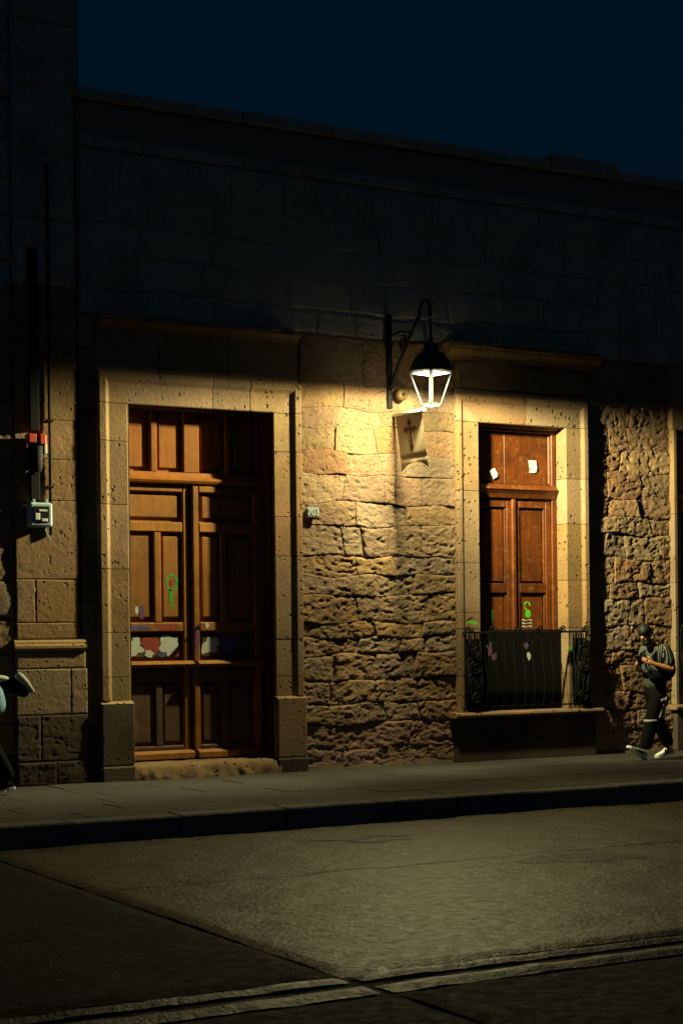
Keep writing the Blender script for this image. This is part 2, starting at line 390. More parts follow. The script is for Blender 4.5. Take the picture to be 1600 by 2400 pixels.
def rubble(parent, u0, u1, z0, z1, res, seed, rough, hmin, hmax, wmin, wmax, mat, y0=0.0, name='rubble_stone', wob=.03, edge=.022, gap=.002, dv=.010):
    rr = random.Random(seed)
    zs = [z0]
    while zs[-1] < z1 - hmin * 1.2: zs.append(min(z1, zs[-1] + rr.uniform(hmin, hmax)))
    zs[-1] = z1
    for c in range(len(zs) - 1):
        def bound(i):
            if i == 0 or i == len(zs) - 1: return lambda u, z=zs[i]: z
            return lambda u, z=zs[i], i=i: z + wob * perlin(u * 1.9, i * 3.7, seed)
        b, t = bound(c), bound(c + 1)
        us = [u0]
        while us[-1] < u1 - wmin * 1.25:
            us.append(min(u1, us[-1] + rr.uniform(wmin, wmax)))
        us[-1] = u1
        sl = [0] + [rr.uniform(-.07, .07) for _ in us[1:-1]] + [0]
        for i in range(len(us) - 1):
            zc = (zs[c] + zs[c+1]) / 2
            m = mat(zc, (us[i] + us[i+1]) / 2, rr) if callable(mat) else mat
            stone(name, parent, lambda q, a=us[i], s=sl[i]: a + s * (q - .5), lambda q, a=us[i+1], s=sl[i+1]: a + s * (q - .5),
                  b, t, res, m, seed * 31 + c * 17 + i * 3.1, y0, rough(zc) if callable(rough) else rough, edge, gap, .12, dv)

def backing(name, parent, u0, u1, z0, z1, y, mat, res=.06, amp=.012):
    nx, nz = max(1, int((u1-u0)/res)), max(1, int((z1-z0)/res))
    U, Z = np.meshgrid(np.linspace(u0, u1, nx+1), np.linspace(z0, z1, nz+1))
    Y = y + amp * fbm(U*7, Z*7, 5, 4)
    W = nx + 1
    return obj(name, np.stack([U, Y, Z], -1).reshape(-1, 3), [(j*W+i, j*W+i+1, (j+1)*W+i+1, (j+1)*W+i) for j in range(nz) for i in range(nx)], mat, parent, True)

# ------------------------------------------------------------------ the house
house = empty('stone_house', 'old single-storey rubble stone house with tall panelled door and railed windows', 'house', loc=(0, 0, 0))
DL, DR, DT = -3.33, -1.55, 4.10          # door opening
WL, WR, WT, WB = 1.28, 2.60, 4.14, .60   # window opening
XL, XR = 4.43, 5.65                      # next window
mass = MB()
for a, b in ((-3.86, DL - .02), (DR + .02, WL - .02), (WR + .02, XL - .02), (XR + .02, 9.5)): mass.box(a, b, .10, .62, -.3, DT + .02)
mass.box(-3.86, 9.5, .10, .62, DT + .02, 7.36).box(WL - .02, WR + .02, .10, .62, -.3, WB - .08).box(XL - .02, XR + .02, .10, .62, -.3, WB - .08)
mass.box(-3.86, 9.5, .9, 1.0, -.3, 7.0)
mass.build('wall_core', M['mortar'], house)
MB().box(-3.86, 9.5, .62, 9.0, 6.9, 7.1).build('roof', M['roof'], house)

rw = empty('rubble_wall', parent=house)
backing('mortar_bed', rw, -1.20, .97, 0, 5.05, .05, M['mortar'])
backing('mortar_bed', rw, 2.90, XL - .06, 0, 5.05, .05, M['mortar'])
backing('mortar_bed', rw, -3.86, 9.5, 5.0, 7.36, .035, M['mortar'], .12)
def m1(z, u, rr):
    if z < .52 and abs(u + .1) < .85: return M['red_rubble']
    return M['rubble']
rubble(rw, -1.17, .955, 0, 5.05, .0125, 3, lambda z: .60 + .42 * float(1 - sstep(2.2, 3.7, z)), .18, .36, .26, .75, m1, 0.0, wob=.06, gap=.0004)
rubble(rw, 2.945, XL - .09, 0, 5.05, .0135, 9, 1.05, .20, .38, .24, .60, M['rubble'], .01, wob=.06, gap=.0008)
rubble(rw, XR + .12, 9.4, 0, 5.05, .05, 14, .6, .3, .45, .5, .9, M['rubble'], .01)
rubble(rw, -3.84, 9.4, 5.06, 6.86, .045, 21, .06, .26, .40, .4, .9, M['dim_stone'], .01, wob=.05, name='upper_stone', gap=.0003, edge=.010, dv=.004)
rubble(rw, -3.84, 9.4, 7.0, 7.37, .05, 25, .5, .36, .38, .5, 1.0, M['dim_stone'], .015, wob=.02, name='upper_stone')
# rubble foot that sags onto the pavement
for k, (a, b, h, d) in enumerate(((-1.15, -.62, .07, .10), (-.66, -.1, .06, .07), (-.12, .35, .09, .12), (.25, .86, .09, .13), (3.05, 3.7, .05, .06), (3.7, 4.3, .06, .06))):
    nx, ny = 22, 8
    S, T = np.meshgrid(np.linspace(0, 1, nx + 1), np.linspace(0, 1, ny + 1))
    U = a + (b - a) * S; Y = .05 - (d + .05) * T
    env = np.sin(np.pi * np.clip(S * 1.0, 0, 1)) ** .5
    Z = .7 * h * env * (1 - T ** 2) + .03 * fbm(U * 9, Y * 9, k, 4) * env - .03 * T ** 4
    obj('foot_stone', np.stack([U, Y, Z], -1).reshape(-1, 3), [(j*(nx+1)+i, (j+1)*(nx+1)+i, (j+1)*(nx+1)+i+1, j*(nx+1)+i+1) for j in range(ny) for i in range(nx)], M['grimy'], rw, True)

# string course, parapet cap
par = empty('parapet', parent=house)
u = -3.84
while u < 9.4:
    L = rs.uniform(.7, 1.3); b = min(u + L, 9.45)
    MB().box(u + .004, b - .004, -.02, .3, 6.865, 6.985, .012).build('string_course_stone', M['dim_stone'], par)
    hh = 7.50 + rs.uniform(-.012, .022) + (.075 if 2.45 < (u + b) / 2 < 3.35 else 0)
    MB().box(u + .004, b - .004, -.04 + rs.uniform(-.01, .01), .66, 7.375, hh, .02).build('cap_stone', M['dim_stone'], par)
    u += L

# ashlar strip beside the door
strip = empty('ashlar_strip', parent=house)
zs = [0, .62, 1.25, 1.95, 2.6, 3.25, 4.02, 4.7, 5.05]
for a, b in zip(zs, zs[1:]):
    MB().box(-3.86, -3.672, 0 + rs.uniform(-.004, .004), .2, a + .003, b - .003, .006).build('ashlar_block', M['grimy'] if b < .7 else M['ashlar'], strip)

def surround(name, parent, uL, uR, zB, zT, prof, zl, zr, ul, mat=M['ashlar'], y_back=.16):
    """moulded stone surround: prof = [(q, y)] from opening edge outwards; zl/zr joint heights, ul lintel joints."""
    root = empty(name, parent=parent)
    P = prof + [(prof[-1][0], y_back), (0.0, y_back)]
    wq = prof[-1][0]; g = .0035
    for side, zz in ((-1, zl), (1, zr)):
        ue = uL if side < 0 else uR
        zz = [zB] + zz + [zT]
        for k in range(len(zz) - 1):
            j = rs.uniform(-.003, .003)
            last = k == len(zz) - 2
            t1 = (lambda a, b: zT + a * .0 - g) if last else zz[k+1] - g
            MB().prism(P, zz[k] + g, t1, lambda a, b, t, s=side, ue=ue, j=j: (ue + s * a, b + j, t), 1).build('jamb_block', mat, root)
        j = rs.uniform(-.003, .003)     # corner piece above the jamb, mitred
        MB().prism(P, zT + g, lambda a, b: zT + g + max(a, .002), lambda a, b, t, s=side, ue=ue, j=j: (ue + s * a, b + j, t), 1).build('corner_block', mat, root)
    us = [uL] + ul + [uR]
    for k in range(len(us) - 1):
        a0 = (lambda a, b: uL - a + g * .5) if k == 0 else us[k] + g
        a1 = (lambda a, b: uR + a - g * .5) if k == len(us) - 2 else us[k+1] - g
        j = rs.uniform(-.003, .003)
        MB().prism(P, a0, a1, lambda a, b, t, j=j: (t, b + j, zT + a + .001), 1).build('lintel_block', mat, root)
    return root
dprof = [(0, -.055), (.010, -.065), (.215, -.065), (.225, -.069), (.262, -.099), (.270, -.103), (.335, -.103), (.345, -.094)]
door_s = surround('door_surround', house, DL, DR, .87, DT, dprof, [1.13, 1.61, 2.30, 3.0, 3.69], [1.10, 1.52, 2.47, 2.92, 3.66], [-2.31, -1.84])
for side, ue in ((-1, DL), (1, DR)):    # pedestal blocks
    a, b = sorted((ue - side * .015, ue + side * .36))
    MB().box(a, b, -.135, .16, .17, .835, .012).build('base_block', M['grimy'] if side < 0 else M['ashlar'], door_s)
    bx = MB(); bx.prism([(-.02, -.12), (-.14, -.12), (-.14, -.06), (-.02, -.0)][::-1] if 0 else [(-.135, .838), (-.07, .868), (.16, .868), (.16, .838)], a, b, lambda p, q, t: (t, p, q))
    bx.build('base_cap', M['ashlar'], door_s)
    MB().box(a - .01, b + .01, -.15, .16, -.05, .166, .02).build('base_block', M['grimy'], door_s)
fr = empty('door_frieze', parent=house)
for a, b in ((-3.675, -2.95), (-2.944, -2.1), (-2.094, -1.215)):
    MB().box(a, b, -.045, .14, 4.452, 4.90, .006).build('frieze_block', M['ashlar'], fr)
    MB().prism([(-.16, 4.985), (-.16, 5.035), (.1, 5.035), (.1, 4.905), (-.05, 4.905), (-.08, 4.945)], a - .0, b - .003, lambda p, q, t: (t, p, q)).build('cornice_block', M['ashlar'], fr)

# door step
nx, ny = 60, 14
S, T = np.meshgrid(np.linspace(0, 1, nx + 1), np.linspace(0, 1, ny + 1))
U = -3.325 + 1.79 * S; arc = T * (.42 + .20) 
Ys = np.where(arc < .42, .34 - arc * 1.1, -.12 - .03 * np.sin((arc - .42) / .20 * math.pi / 2)); Zs = np.where(arc < .42, .17, .17 - (arc - .42))
Ys = Ys - .03 * fbm(U * 2.2, 3, 1, 3) * sstep(.15, .45, arc) + .02 * fbm(U * 9, arc * 9, 2, 3) * sstep(.3, .5, arc)
Zs = Zs + .012 * fbm(U * 3, arc * 6, 5, 4) - .03 * sstep(.36, .46, arc) * (1 - sstep(.46, .6, arc))
obj('doorstep', np.stack([U, Ys, Zs], -1).reshape(-1, 3), [(j*(nx+1)+i, (j+1)*(nx+1)+i, (j+1)*(nx+1)+i+1, j*(nx+1)+i+1) for j in range(ny) for i in range(nx)], M['ashlar'], house, True)

# ------------------------------------------------------------------ door
YD = .29
tr = empty('door_transom', parent=house)
W1, W2, W3 = M['door_wood'], M['door_wood_worn'], M['door_wood_base']
MB().box(DL, DR, .365, .40, 3.3, DT + .05).build('back_board', W1, tr)
for a, b in ((-3.20, -2.945), (-2.80, -2.545), (-2.28, -2.02), (-1.88, -1.62)):
    MB().box(a, b, .33, .37, 3.455, DT + .03, .012).build('panel', W1, tr)
for a, b in ((DL, -3.235), (-2.91, -2.835), (-2.51, -2.315), (-1.985, -1.915), (-1.585, DR)):
    MB().box(a, b, YD, .37, 3.41, DT + .04, .01).build('mullion', W1, tr)
MB().prism([(YD - .06, 3.29), (YD - .075, 3.315), (YD - .075, 3.335), (YD - .03, 3.36), (YD - .02, 3.408), (.37, 3.408), (.37, 3.275), (YD - .03, 3.275)], DL, DR, lambda p, q, t: (t, p, q)).build('transom_bar', W1, tr)

M['frame_wood'] = wood_mat('dark_frame_wood', (.030, .014, .010), (.02, .010, .008), (.012, .007, .006), .7)
dfr = empty('door_frame', parent=house)
MB().box(DL + .001, DL + .03, -.02, .40, .17, DT).build('frame_post', M['frame_wood'], dfr)  # hidden post, added to absorb light bouncing off the lit reveal
MB().box(DR - .03, DR - .001, -.02, .40, .17, DT).build('frame_post', M['frame_wood'], dfr)
MB().box(DL + .031, DR - .031, .0, .40, DT - .012, DT - .001).build('frame_head', M['frame_wood'], dfr)
def leaf(sgn, ed, yo):
    """ed = meeting edge u; sgn=-1 left leaf"""
    lf = empty('door_leaf', parent=house)
    X = lambda q: ed + sgn * q          # q from meeting edge outwards
    def bx(name, q0, q1, y0, z0, z1, mat, c=.012, y1=None):
        a, b = sorted((X(q0), X(q1))); return MB().box(a, b, y0 + yo, (y1 if y1 else .375), z0, z1, c).build(name, mat, lf)
    w = .87
    bx('backing_board', 0.0, w, YD + .062, .2, 3.27, W2, 0)
    bx('stile', 0, .075, YD, .2, 3.265, W2); bx('stile', w - .10, w, YD, .2, 3.265, W2)
    bx('rail', .077, w - .102, YD, 3.185, 3.265, W2); bx('rail', .077, w - .102, YD, 2.735, 2.85, W2)
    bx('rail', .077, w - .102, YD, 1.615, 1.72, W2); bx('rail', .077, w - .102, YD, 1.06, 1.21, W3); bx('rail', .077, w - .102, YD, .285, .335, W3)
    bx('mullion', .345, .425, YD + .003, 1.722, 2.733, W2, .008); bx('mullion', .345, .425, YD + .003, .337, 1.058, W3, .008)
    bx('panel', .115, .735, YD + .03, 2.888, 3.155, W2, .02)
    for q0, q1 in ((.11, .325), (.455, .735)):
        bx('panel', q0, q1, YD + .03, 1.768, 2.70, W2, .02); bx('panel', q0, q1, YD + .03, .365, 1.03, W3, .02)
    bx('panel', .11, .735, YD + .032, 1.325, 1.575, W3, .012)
    a, b = sorted((X(-.02 if sgn < 0 else .03), X(w)))
    MB().prism([(YD - .075 + yo, 1.225), (YD - .085 + yo, 1.25), (YD - .03 + yo, 1.288), (YD + .07, 1.288), (YD + .07, 1.212), (YD - .03 + yo, 1.212)], a, b, lambda p, q, t: (t, p, q)).build('ledge', W2, lf)
    MB().prism([(YD - .055 + yo, .19), (YD - .055 + yo, .25), (YD - .01 + yo, .283), (YD + .07, .283), (YD + .07, .19)], a, b, lambda p, q, t: (t, p, q)).build('kick_board', W2, lf)
    return lf, X
lfL, XLf = leaf(-1, -2.455, 0.0)
lfR, XRf = leaf(1, -2.425, -.04)

def patch(name, cx, cz, rx, rz, y, mat, parent, seed, irr=.35, n=26, rot=0):
    vs = [(cx, y, cz)]
    for i in range(n):
        a = 2 * math.pi * i / n; r = 1 + irr * float(perlin(math.cos(a) * 1.9, math.sin(a) * 1.9, seed))
        px, pz = math.cos(a) * rx * r, math.sin(a) * rz * r
        vs.append((cx + px * math.cos(rot) - pz * math.sin(rot), y, cz + px * math.sin(rot) + pz * math.cos(rot)))
    return obj(name, vs, [(0, 1 + (i + 1) % n, 1 + i) for i in range(n)], mat, parent)
def stroke(name, pts, w, y, mat, parent):
    vs = []; fs = []
    for i, (x, z) in enumerate(pts):
        a = pts[max(0, i - 1)]; b = pts[min(len(pts) - 1, i + 1)]; d = math.hypot(b[0]-a[0], b[1]-a[1]) or 1
        nx_, nz_ = -(b[1]-a[1]) / d, (b[0]-a[0]) / d; ww = w * (.75 + .4 * math.sin(i * 1.3))
        vs += [(x + nx_ * ww, y, z + nz_ * ww), (x - nx_ * ww, y, z - nz_ * ww)]
    for i in range(len(pts) - 1): fs.append((2*i, 2*i+1, 2*i+3, 2*i+2))
    return obj(name, vs, fs, mat, parent)
yg = YD + .028
stroke('graffiti', [(-2.66 + .065 * math.cos(a), 2.17 + .085 * math.sin(a)) for a in np.linspace(-2.2, 3.9, 26)], .017, yg, M['green_paint'], lfL)
stroke('graffiti', [(-2.69, 2.09), (-2.665, 2.03), (-2.68, 1.97), (-2.64, 1.92), (-2.66, 1.86)], .022, yg, M['green_paint'], lfL)
patch('graffiti', -2.66, 2.17, .026, .04, yg - .0005, M['red_spray'], lfL, 2.2)
patch('graffiti', -3.09, 1.86, .022, .045, yg, M['white_spray'], lfL, 3.3)
patch('graffiti', -3.03, 1.84, .035, .075, yg - .0004, M['purple_paint'], lfL, 5.3)
yg = YD + .030
patch('graffiti', -3.12, 1.45, .10, .10, yg, M['white_spray'], lfL, 7.7, .7)
patch('graffiti', -2.90, 1.46, .13, .10, yg - .0004, M['red_spray'], lfL, 8.1, .5)
patch('graffiti', -2.70, 1.46, .115, .105, yg - .0008, M['white_spray'], lfL, 9.4, .6)
patch('graffiti', -2.79, 1.36, .06, .03, yg - .0012, M['blue_spray'], lfL, 3.9, .6)
patch('graffiti', -2.94, 1.37, .05, .04, yg - .0012, M['white_spray'], lfL, 5.9, .6)
patch('graffiti', -2.62, 1.36, .04, .03, yg - .0016, M['red_spray'], lfL, 2.9, .6)
patch('graffiti', -2.72, 1.665, .15, .035, YD - .001, M['red_spray'], lfL, 6.9, .5)
patch('graffiti', -3.06, 1.66, .14, .025, YD - .001, M['blue_spray'], lfL, 7.9, .6)
ygr = YD + .030 - .04
patch('graffiti', -2.20, 1.46, .10, .10, ygr, M['white_spray'], lfR, 1.7, .8)
patch('graffiti', -1.98, 1.46, .12, .09, ygr - .0004, M['blue_spray'], lfR, 2.7, .8)
patch('graffiti', -2.39, 1.50, .028, .14, YD - .042, M['purple_paint'], lfR, 3.7, .5)
patch('graffiti', -2.26, 1.68, .022, .03, YD - .042, M['white_spray'], lfR, 4.7, .5)
MB().lathe([(.012, 0), (.012, .02), (.026, .03), (.03, .045), (.018, .056)], (-2.385, YD - .04, 1.66), 12, 'y').build('door_knob', M['iron'], lfR)

# ------------------------------------------------------------------ window with railing
wprof = [(0, -.035), (.010, -.045), (.225, -.045), (.235, -.048), (.268, -.076), (.276, -.079), (.325, -.079), (.332, -.07)]
ws = surround('window_surround', house, WL, WR, WB, WT, wprof, [1.05, 1.62, 1.82, 2.42, 3.3], [1.05, 1.62, 2.22, 2.93, 3.5], [1.98])
wf = empty('window_frieze', parent=house)
for a, b in ((.955, 1.95), (1.954, 2.93)):
    MB().box(a, b, -.055, .14, 4.545, 4.875, .006).build('frieze_block', M['ashlar'], wf)
    MB().box(a, b, -.03, .14, 4.476, 4.540, .004).build('frieze_block', M['ashlar'], wf)
MB().prism([(-.10, 4.89), (-.11, 4.93), (-.19, 4.99), (-.20, 5.02), (-.22, 5.03), (-.22, 5.075), (.05, 5.085), (.05, 4.88), (-.06, 4.88)], .80, 3.08, lambda p, q, t: (t, p, q)).build('cornice_block', M['ashlar'], wf)
# sill and plinth
sl = empty('window_sill', parent=house)
bull = [(.2, .535), (-.155, .535), (-.172, .545), (-.178, .566), (-.172, .588), (-.155, .598), (.2, .602)]
for a, b in ((.83, 1.98), (1.984, 3.06)):
    MB().prism(bull, a, b, lambda p, q, t: (t, p, q), 12).build('sill_stone', M['ashlar'], sl)
for z0, z1, cuts in ((.0, .26, (.90, 1.5, 2.2, 2.99)), (.264, .53, (.90, 1.2, 1.9, 2.6, 2.99))):
    for a, b in zip(cuts, cuts[1:]): MB().box(a, b - .004, -.095, .14, z0, z1, .006).build('plinth_block', M['grimy'], sl)

def window_leaves(parent, uL, uR, zb, zt, y):
    wd = M['window_wood']; root = empty('window_shutters', parent=parent); mid = (uL + uR) / 2
    bx = lambda name, a, b, y0, z0, z1, c=.008: MB().box(a, b, y0, y + .12, z0, z1, c).build(name, wd, root)
    bx('back_board', uL, uR, y + .07, zb, zt, 0)
    bx('frame', uL, uL + .07, y - .02, zb, zt); bx('frame', uR - .07, uR, y - .02, zb, zt)
    bx('frame', uL + .072, uR - .072, y - .02, zt - .08, zt)
    zt2 = zt - .86
    MB().prism([(y - .07, zt2 + .03), (y - .09, zt2 + .055), (y - .03, zt2 + .12), (y + .1, zt2 + .12), (y + .1, zt2 - .05), (y - .03, zt2 - .05), (y - .05, zt2)], uL + .02, uR - .02, lambda p, q, t: (t, p, q)).build('transom_bar', wd, root)
    n = 3; a0, a1 = uL + .10, uR - .10
    cuts = [a0, a0 + .24, a0 + .46, a1]
    for a, b in zip(cuts, cuts[1:]): bx('board', a + .002, b - .002, y + .04 + 0, zt2 + .13, zt - .10, .004)
    bx('moulding', a1 + .005, a1 + .05, y + .01, zt2 + .13, zt - .10, .012)
    bx('moulding', a0 - .05, a0 - .005, y + .01, zt2 + .13, zt - .10, .012)
    zm = zb + 1.52
    for a, b in ((uL + .075, mid - .012), (mid + .012, uR - .075)):
        bx('stile', a, a + .085, y, zb, zt2 - .06); bx('stile', b - .085, b, y, zb, zt2 - .06)
        bx('rail', a + .087, b - .087, y, zt2 - .17, zt2 - .06); bx('rail', a + .087, b - .087, y, zm - .06, zm + .06); bx('rail', a + .087, b - .087, y, zb, zb + .14)
        for z0, z1 in ((zb + .16, zm - .08), (zm + .08, zt2 - .19)):
            bx('panel', a + .12, b - .12, y + .025, z0, z1, .014)
            for q0, q1 in ((a + .088, a + .112), (b - .112, b - .088)): bx('moulding', q0, q1, y + .012, z0 - .015, z1 + .015, .006)
    bx('astragal', mid - .03, mid + .03, y - .03, zb, zt2 - .06, .012)
    return root
shut = window_leaves(house, WL, WR, WB, WT + .02, .185)
patch('graffiti', 2.17, 1.80, .045, .05, .208, M['lime_paint'], shut, 3.1, .3)
stroke('graffiti', [(2.16 + .04 * math.cos(a), 1.90 + .05 * math.sin(a)) for a in np.linspace(0, 5, 14)], .012, .208, M['lime_paint'], shut)
patch('graffiti', 1.62, 1.77, .02, .09, .208, M['lime_paint'], shut, 5.1, .3)
for z in (1.72, 1.68, 1.64): stroke('graffiti', [(2.05 + .03 * i, z + .006 * math.sin(i * 1.7)) for i in range(7)], .008, .2075, M['white_spray'], shut)
patch('graffiti', 1.165, 1.69, .075, .02, -.048, M['lime_paint'], ws, 6.4, .7)
patch('graffiti', 2.63, 1.33, .03, .05, -.0485, M['lime_paint'], ws, 2.4, .5)
rail_sheet = MB().box(WL + .01, WR - .02, .085, .092, .62, 1.60).build('metal_sheet', M['sheet'], house)
for (x, z, rx, rz, mt) in ((1.50, 1.36, .03, .09, 'purple_paint'), (1.56, 1.27, .035, .05, 'purple_paint'), (2.05, 1.40, .035, .04, 'purple_paint'), (2.09, 1.27, .03, .05, 'white_spray'), (1.45, 1.40, .02, .02, 'green_paint')):
    patch('graffiti', x, z, rx, rz, .083, M[mt], rail_sheet, x * 9, .6)

def spiral(c, r0, turns, sgn, y, a0=0, n=26):
    return [(c[0] + sgn * r0 * (1 - .8 * i / n) * math.cos(a0 + turns * 2 * math.pi * i / n), y, c[1] + r0 * (1 - .8 * i / n) * math.sin(a0 + turns * 2 * math.pi * i / n)) for i in range(n + 1)]
def railing(parent, uL, uR, z0, z1, yj):
    root = empty('iron_railing', parent=parent); ir = M['iron']
    bel = lambda t: yj - .030 - .055 * math.sin(math.pi * min(1, max(0, 1 - t)) ** .8) * (1 if t < 1 else 0)
    yf = yj - .045
    MB().box(uL, uR, yf - .02, yf + .012, z1 - .045, z1 - .02, .004).build('top_rail', ir, root)
    MB().box(uL, uR, yf - .012, yf + .012, z0 + .05, z0 + .07, .004).build('bottom_rail', ir, root)
    n = 13
    for i in range(n + 1):
        u = uL + .01 + (uR - uL - .02) * i / n
        pts = [(u, yf - .05 * math.sin(math.pi * min(1, k / 6)) , z0 + .02 + (z1 - .05 - z0) * k / 9) for k in range(10)]
        MB().tube(pts, .0045, 5).build('bar', ir, root)
    for e, s in ((uL, 1), (uR, -1)):       # dense scrolled end panels
        for i in range(9):
            u = e + s * (.025 + i * .026)
            MB().tube([(u, yf - .05 * math.sin(math.pi * min(1, k / 6)) + .01 * math.sin(i * 2.1 + k), z0 + .03 + (z1 - .08 - z0) * k / 9) for k in range(10)], .0075, 5).build('bar', ir, root)
        for k, (dz, rr) in enumerate(((.16, .075), (.34, .085), (.54, .085), (.74, .075))):
            MB().tube(spiral((e + s * .125, z0 + dz), rr, 1.6, s, yf - .055 + .01 * (k % 2), k), .011, 6).build('scroll', ir, root)
            MB().tube(spiral((e + s * .07, z0 + dz + .09), rr * .6, 1.4, -s, yf - .045, k + 2), .010, 6).build('scroll', ir, root)
        MB().tube([(e, .1, z1 - .03), (e, yf, z1 - .03)], .009, 6).build('wall_stay', ir, root)
        MB().tube([(e, .1, z0 + .06), (e, yf, z0 + .06)], .009, 6).build('wall_stay', ir, root)
    for a_, b_ in ((uL + .012, uL + .235), (uR - .235, uR - .012)):
        MB().box(a_, b_, yf + .014, yf + .019, z0 + .07, z1 - .11).build('end_shade_plate', M['sheet'], root)  # dark plate added to stand for the shade behind the scrolls
    for i in range(6):
        u = uL + .04 + (uR - uL - .08) * i / 5
        MB().tube(spiral((u, z1 + .012), .045, 1.5, 1 if i < 3 else -1, yf - .01, 3.6), .009, 6).build('curl', ir, root)
        MB().tube(spiral((u + (.055 if i < 3 else -.055), z1 - .005), .032, 1.4, -1 if i < 3 else 1, yf - .02, 3.6), .008, 6).build('curl', ir, root)
    return root
railing(house, .99, 2.86, WB, 1.60, -.079)

# next window at the far end
xs = empty('window_surround', parent=house)
xp = [(0, -.05), (.03, -.075), (.06, -.085), (.10, -.085), (.105, -.08)]
zz = [WB, 1.3, 2.2, 3.1, 4.2]
for side, ue in ((-1, XL), (1, XR)):
    for a, b in zip(zz, zz[1:]):
        MB().prism(xp + [(.105, .16), (0, .16)], a + .003, b - .003, lambda p, q, t, s=side, ue=ue: (ue + s * p, q, t)).build('jamb_block', M['ashlar'], xs)
MB().box(XL - .105, XR + .105, -.06, .16, 4.203, 5.05, .006).build('lintel_block', M['ashlar'], xs)
window_leaves(house, XL, XR, WB, 4.2, .42)
sl2 = empty('window_sill', parent=house)
MB().prism(bull, XL - .16, XR + .3, lambda p, q, t: (t, p, q), 8).build('sill_stone', M['ashlar'], sl2)
MB().box(XL - .1, XR + .2, -.095, .14, 0, .53, .006).build('plinth_block', M['grimy'], sl2)
railing(house, XL - .06, XR + .2, WB, 1.60, -.079)

# ------------------------------------------------------------------ neighbouring building on the corner
nb = empty('corner_building', 'tall dark neighbouring building with ashlar corner pilaster on a moulded base', 'building')
MB().box(-14, -3.90, .10, 9, -.3, 11.5).build('wall_core', M['dim_stone'], nb)
lw = empty('rubble_wall', parent=nb)
rubble(lw, -6.2, -4.61, 0, 5.2, .03, 41, .55, .30, .42, .4, .8, lambda z, u, r: M['grimy'] if z < .5 else M['rubble'], -.025)
rubble(lw, -9.0, -6.2, 0, 5.2, .07, 47, .5, .35, .5, .6, 1.0, M['rubble'], -.025)
rubble(lw, -9.0, -4.61, 5.2, 9.2, .07, 43, .5, .35, .5, .5, 1.0, M['dim_stone'], -.025, name='upper_stone')
pil = empty('pilaster', parent=nb)
PL, PR = -4.605, -3.905
def ash(u0, u1, z0, z1, y, mat, name='ashlar_block', res=.012, rough=.10):
    stone(name, pil, lambda q: u0, lambda q: u1, lambda u: z0, lambda u: z1, res, mat, z0 * 13 + u0 * 5 + 50, y, rough, .006, .0018, .14, .004)
A_ = M['ashlar']
zj = [1.545, 1.72, 2.18, 3.02, 3.46, 3.88, 4.6, 5.3]
ash(PL, PR, 1.545, 1.72, -.045, A_)
ash(PL, -4.39, 1.72, 2.18, -.045, A_); ash(-4.39, PR, 1.72, 2.18, -.045, A_)
for a, b in zip(zj[2:], zj[3:]): ash(PL, PR, a, b, -.045, A_)
for z in np.arange(5.3, 11.2, .7): ash(PL, PR + .06 * (z > 7.2), z, min(z + .7, 11.4), -.045, M['dim_stone'], res=.08)
mould = [(.1, 1.415), (-.085, 1.415), (-.094, 1.43), (-.106, 1.45), (-.106, 1.475), (-.094, 1.492), (-.085, 1.497), (-.085, 1.512), (-.06, 1.54), (.1, 1.54)]
MB().prism(mould, PL - .035, PR + .06, lambda p, q, t: (t, p, q), 10).build('base_moulding', A_, pil)
ash(PL - .015, PR + .055, 1.235, 1.412, -.08, A_)
ash(PL - .02, -4.02, .745, 1.23, -.085, A_); ash(-4.02, PR + .07, .745, 1.23, -.085, A_)
G_ = M['grimy']
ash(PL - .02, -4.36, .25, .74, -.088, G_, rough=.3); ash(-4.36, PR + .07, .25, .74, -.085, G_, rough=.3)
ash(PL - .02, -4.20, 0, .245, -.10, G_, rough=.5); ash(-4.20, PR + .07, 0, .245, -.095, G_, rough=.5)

# ------------------------------------------------------------------ street lantern on its bracket
lan = empty('street_lantern', 'lit four-sided wall lantern with domed cap on a curved iron bracket', 'lantern', loc=(0, 0, 0))
PU, LU, LY, LZ = .03, .075, -.86, 4.52
MB().box(PU - .035, PU + .035, -.035, .0, 4.24, 5.36, .008).build('wall_plate', M['iron'], lan)
arm = []
for k in range(13):
    t = k / 12; arm.append((PU + (LU - PU) * t, -.03 - .60 * t ** 1.15, 4.46 + .80 * t))
for k in range(1, 11):
    a = math.pi * k / 10; arm.append((LU, -.63 - .1125 + .1125 * math.cos(a), 5.26 + .14 * math.sin(a)))
arm.append((LU, LY + .005, 5.2)); 
MB().tube(arm, .019, 8).build('bracket_arm', M['iron'], lan, True)
MB().tube([(PU, -.02, 5.10), (PU + .015, -.25, 5.12), (PU + .03, -.48, 5.07)], .013, 6).build('bracket_stay', M['iron'], lan, True)
MB().tube([(PU + .02, -.30 + .09 * (1 - .7 * i / 24) * math.cos(1.2 + 3.2 * math.pi * i / 24), 4.98 + .09 * (1 - .7 * i / 24) * math.sin(1.2 + 3.2 * math.pi * i / 24)) for i in range(25)], .011, 6).build('bracket_scroll', M['iron'], lan, True)
MB().lathe([(.012, .66), (.012, .44), (.030, .43), (.036, .405), (.022, .385), (.03, .372), (.075, .365), (.085, .345), (.088, .30), (.105, .285), (.11, .265)], (LU, LY, LZ), 20).build('vent_cap', M['lantern'], lan, True)
dome = [(.105, .27), (.15, .245), (.188, .205), (.215, .155), (.232, .10), (.24, .06), (.248, .055), (.248, .04), (.23, .035)]
MB().lathe(dome, (LU, LY, LZ), 28).build('dome', M['lantern'], lan, True)
ROT = R(45 + 90 - 29.6) + R(45) - R(45)
def corner(r, k): a = R(-90 - 29.6 + 90 * k) - R(3); return Vector((LU + r * math.cos(a), LY + r * math.sin(a), 0))
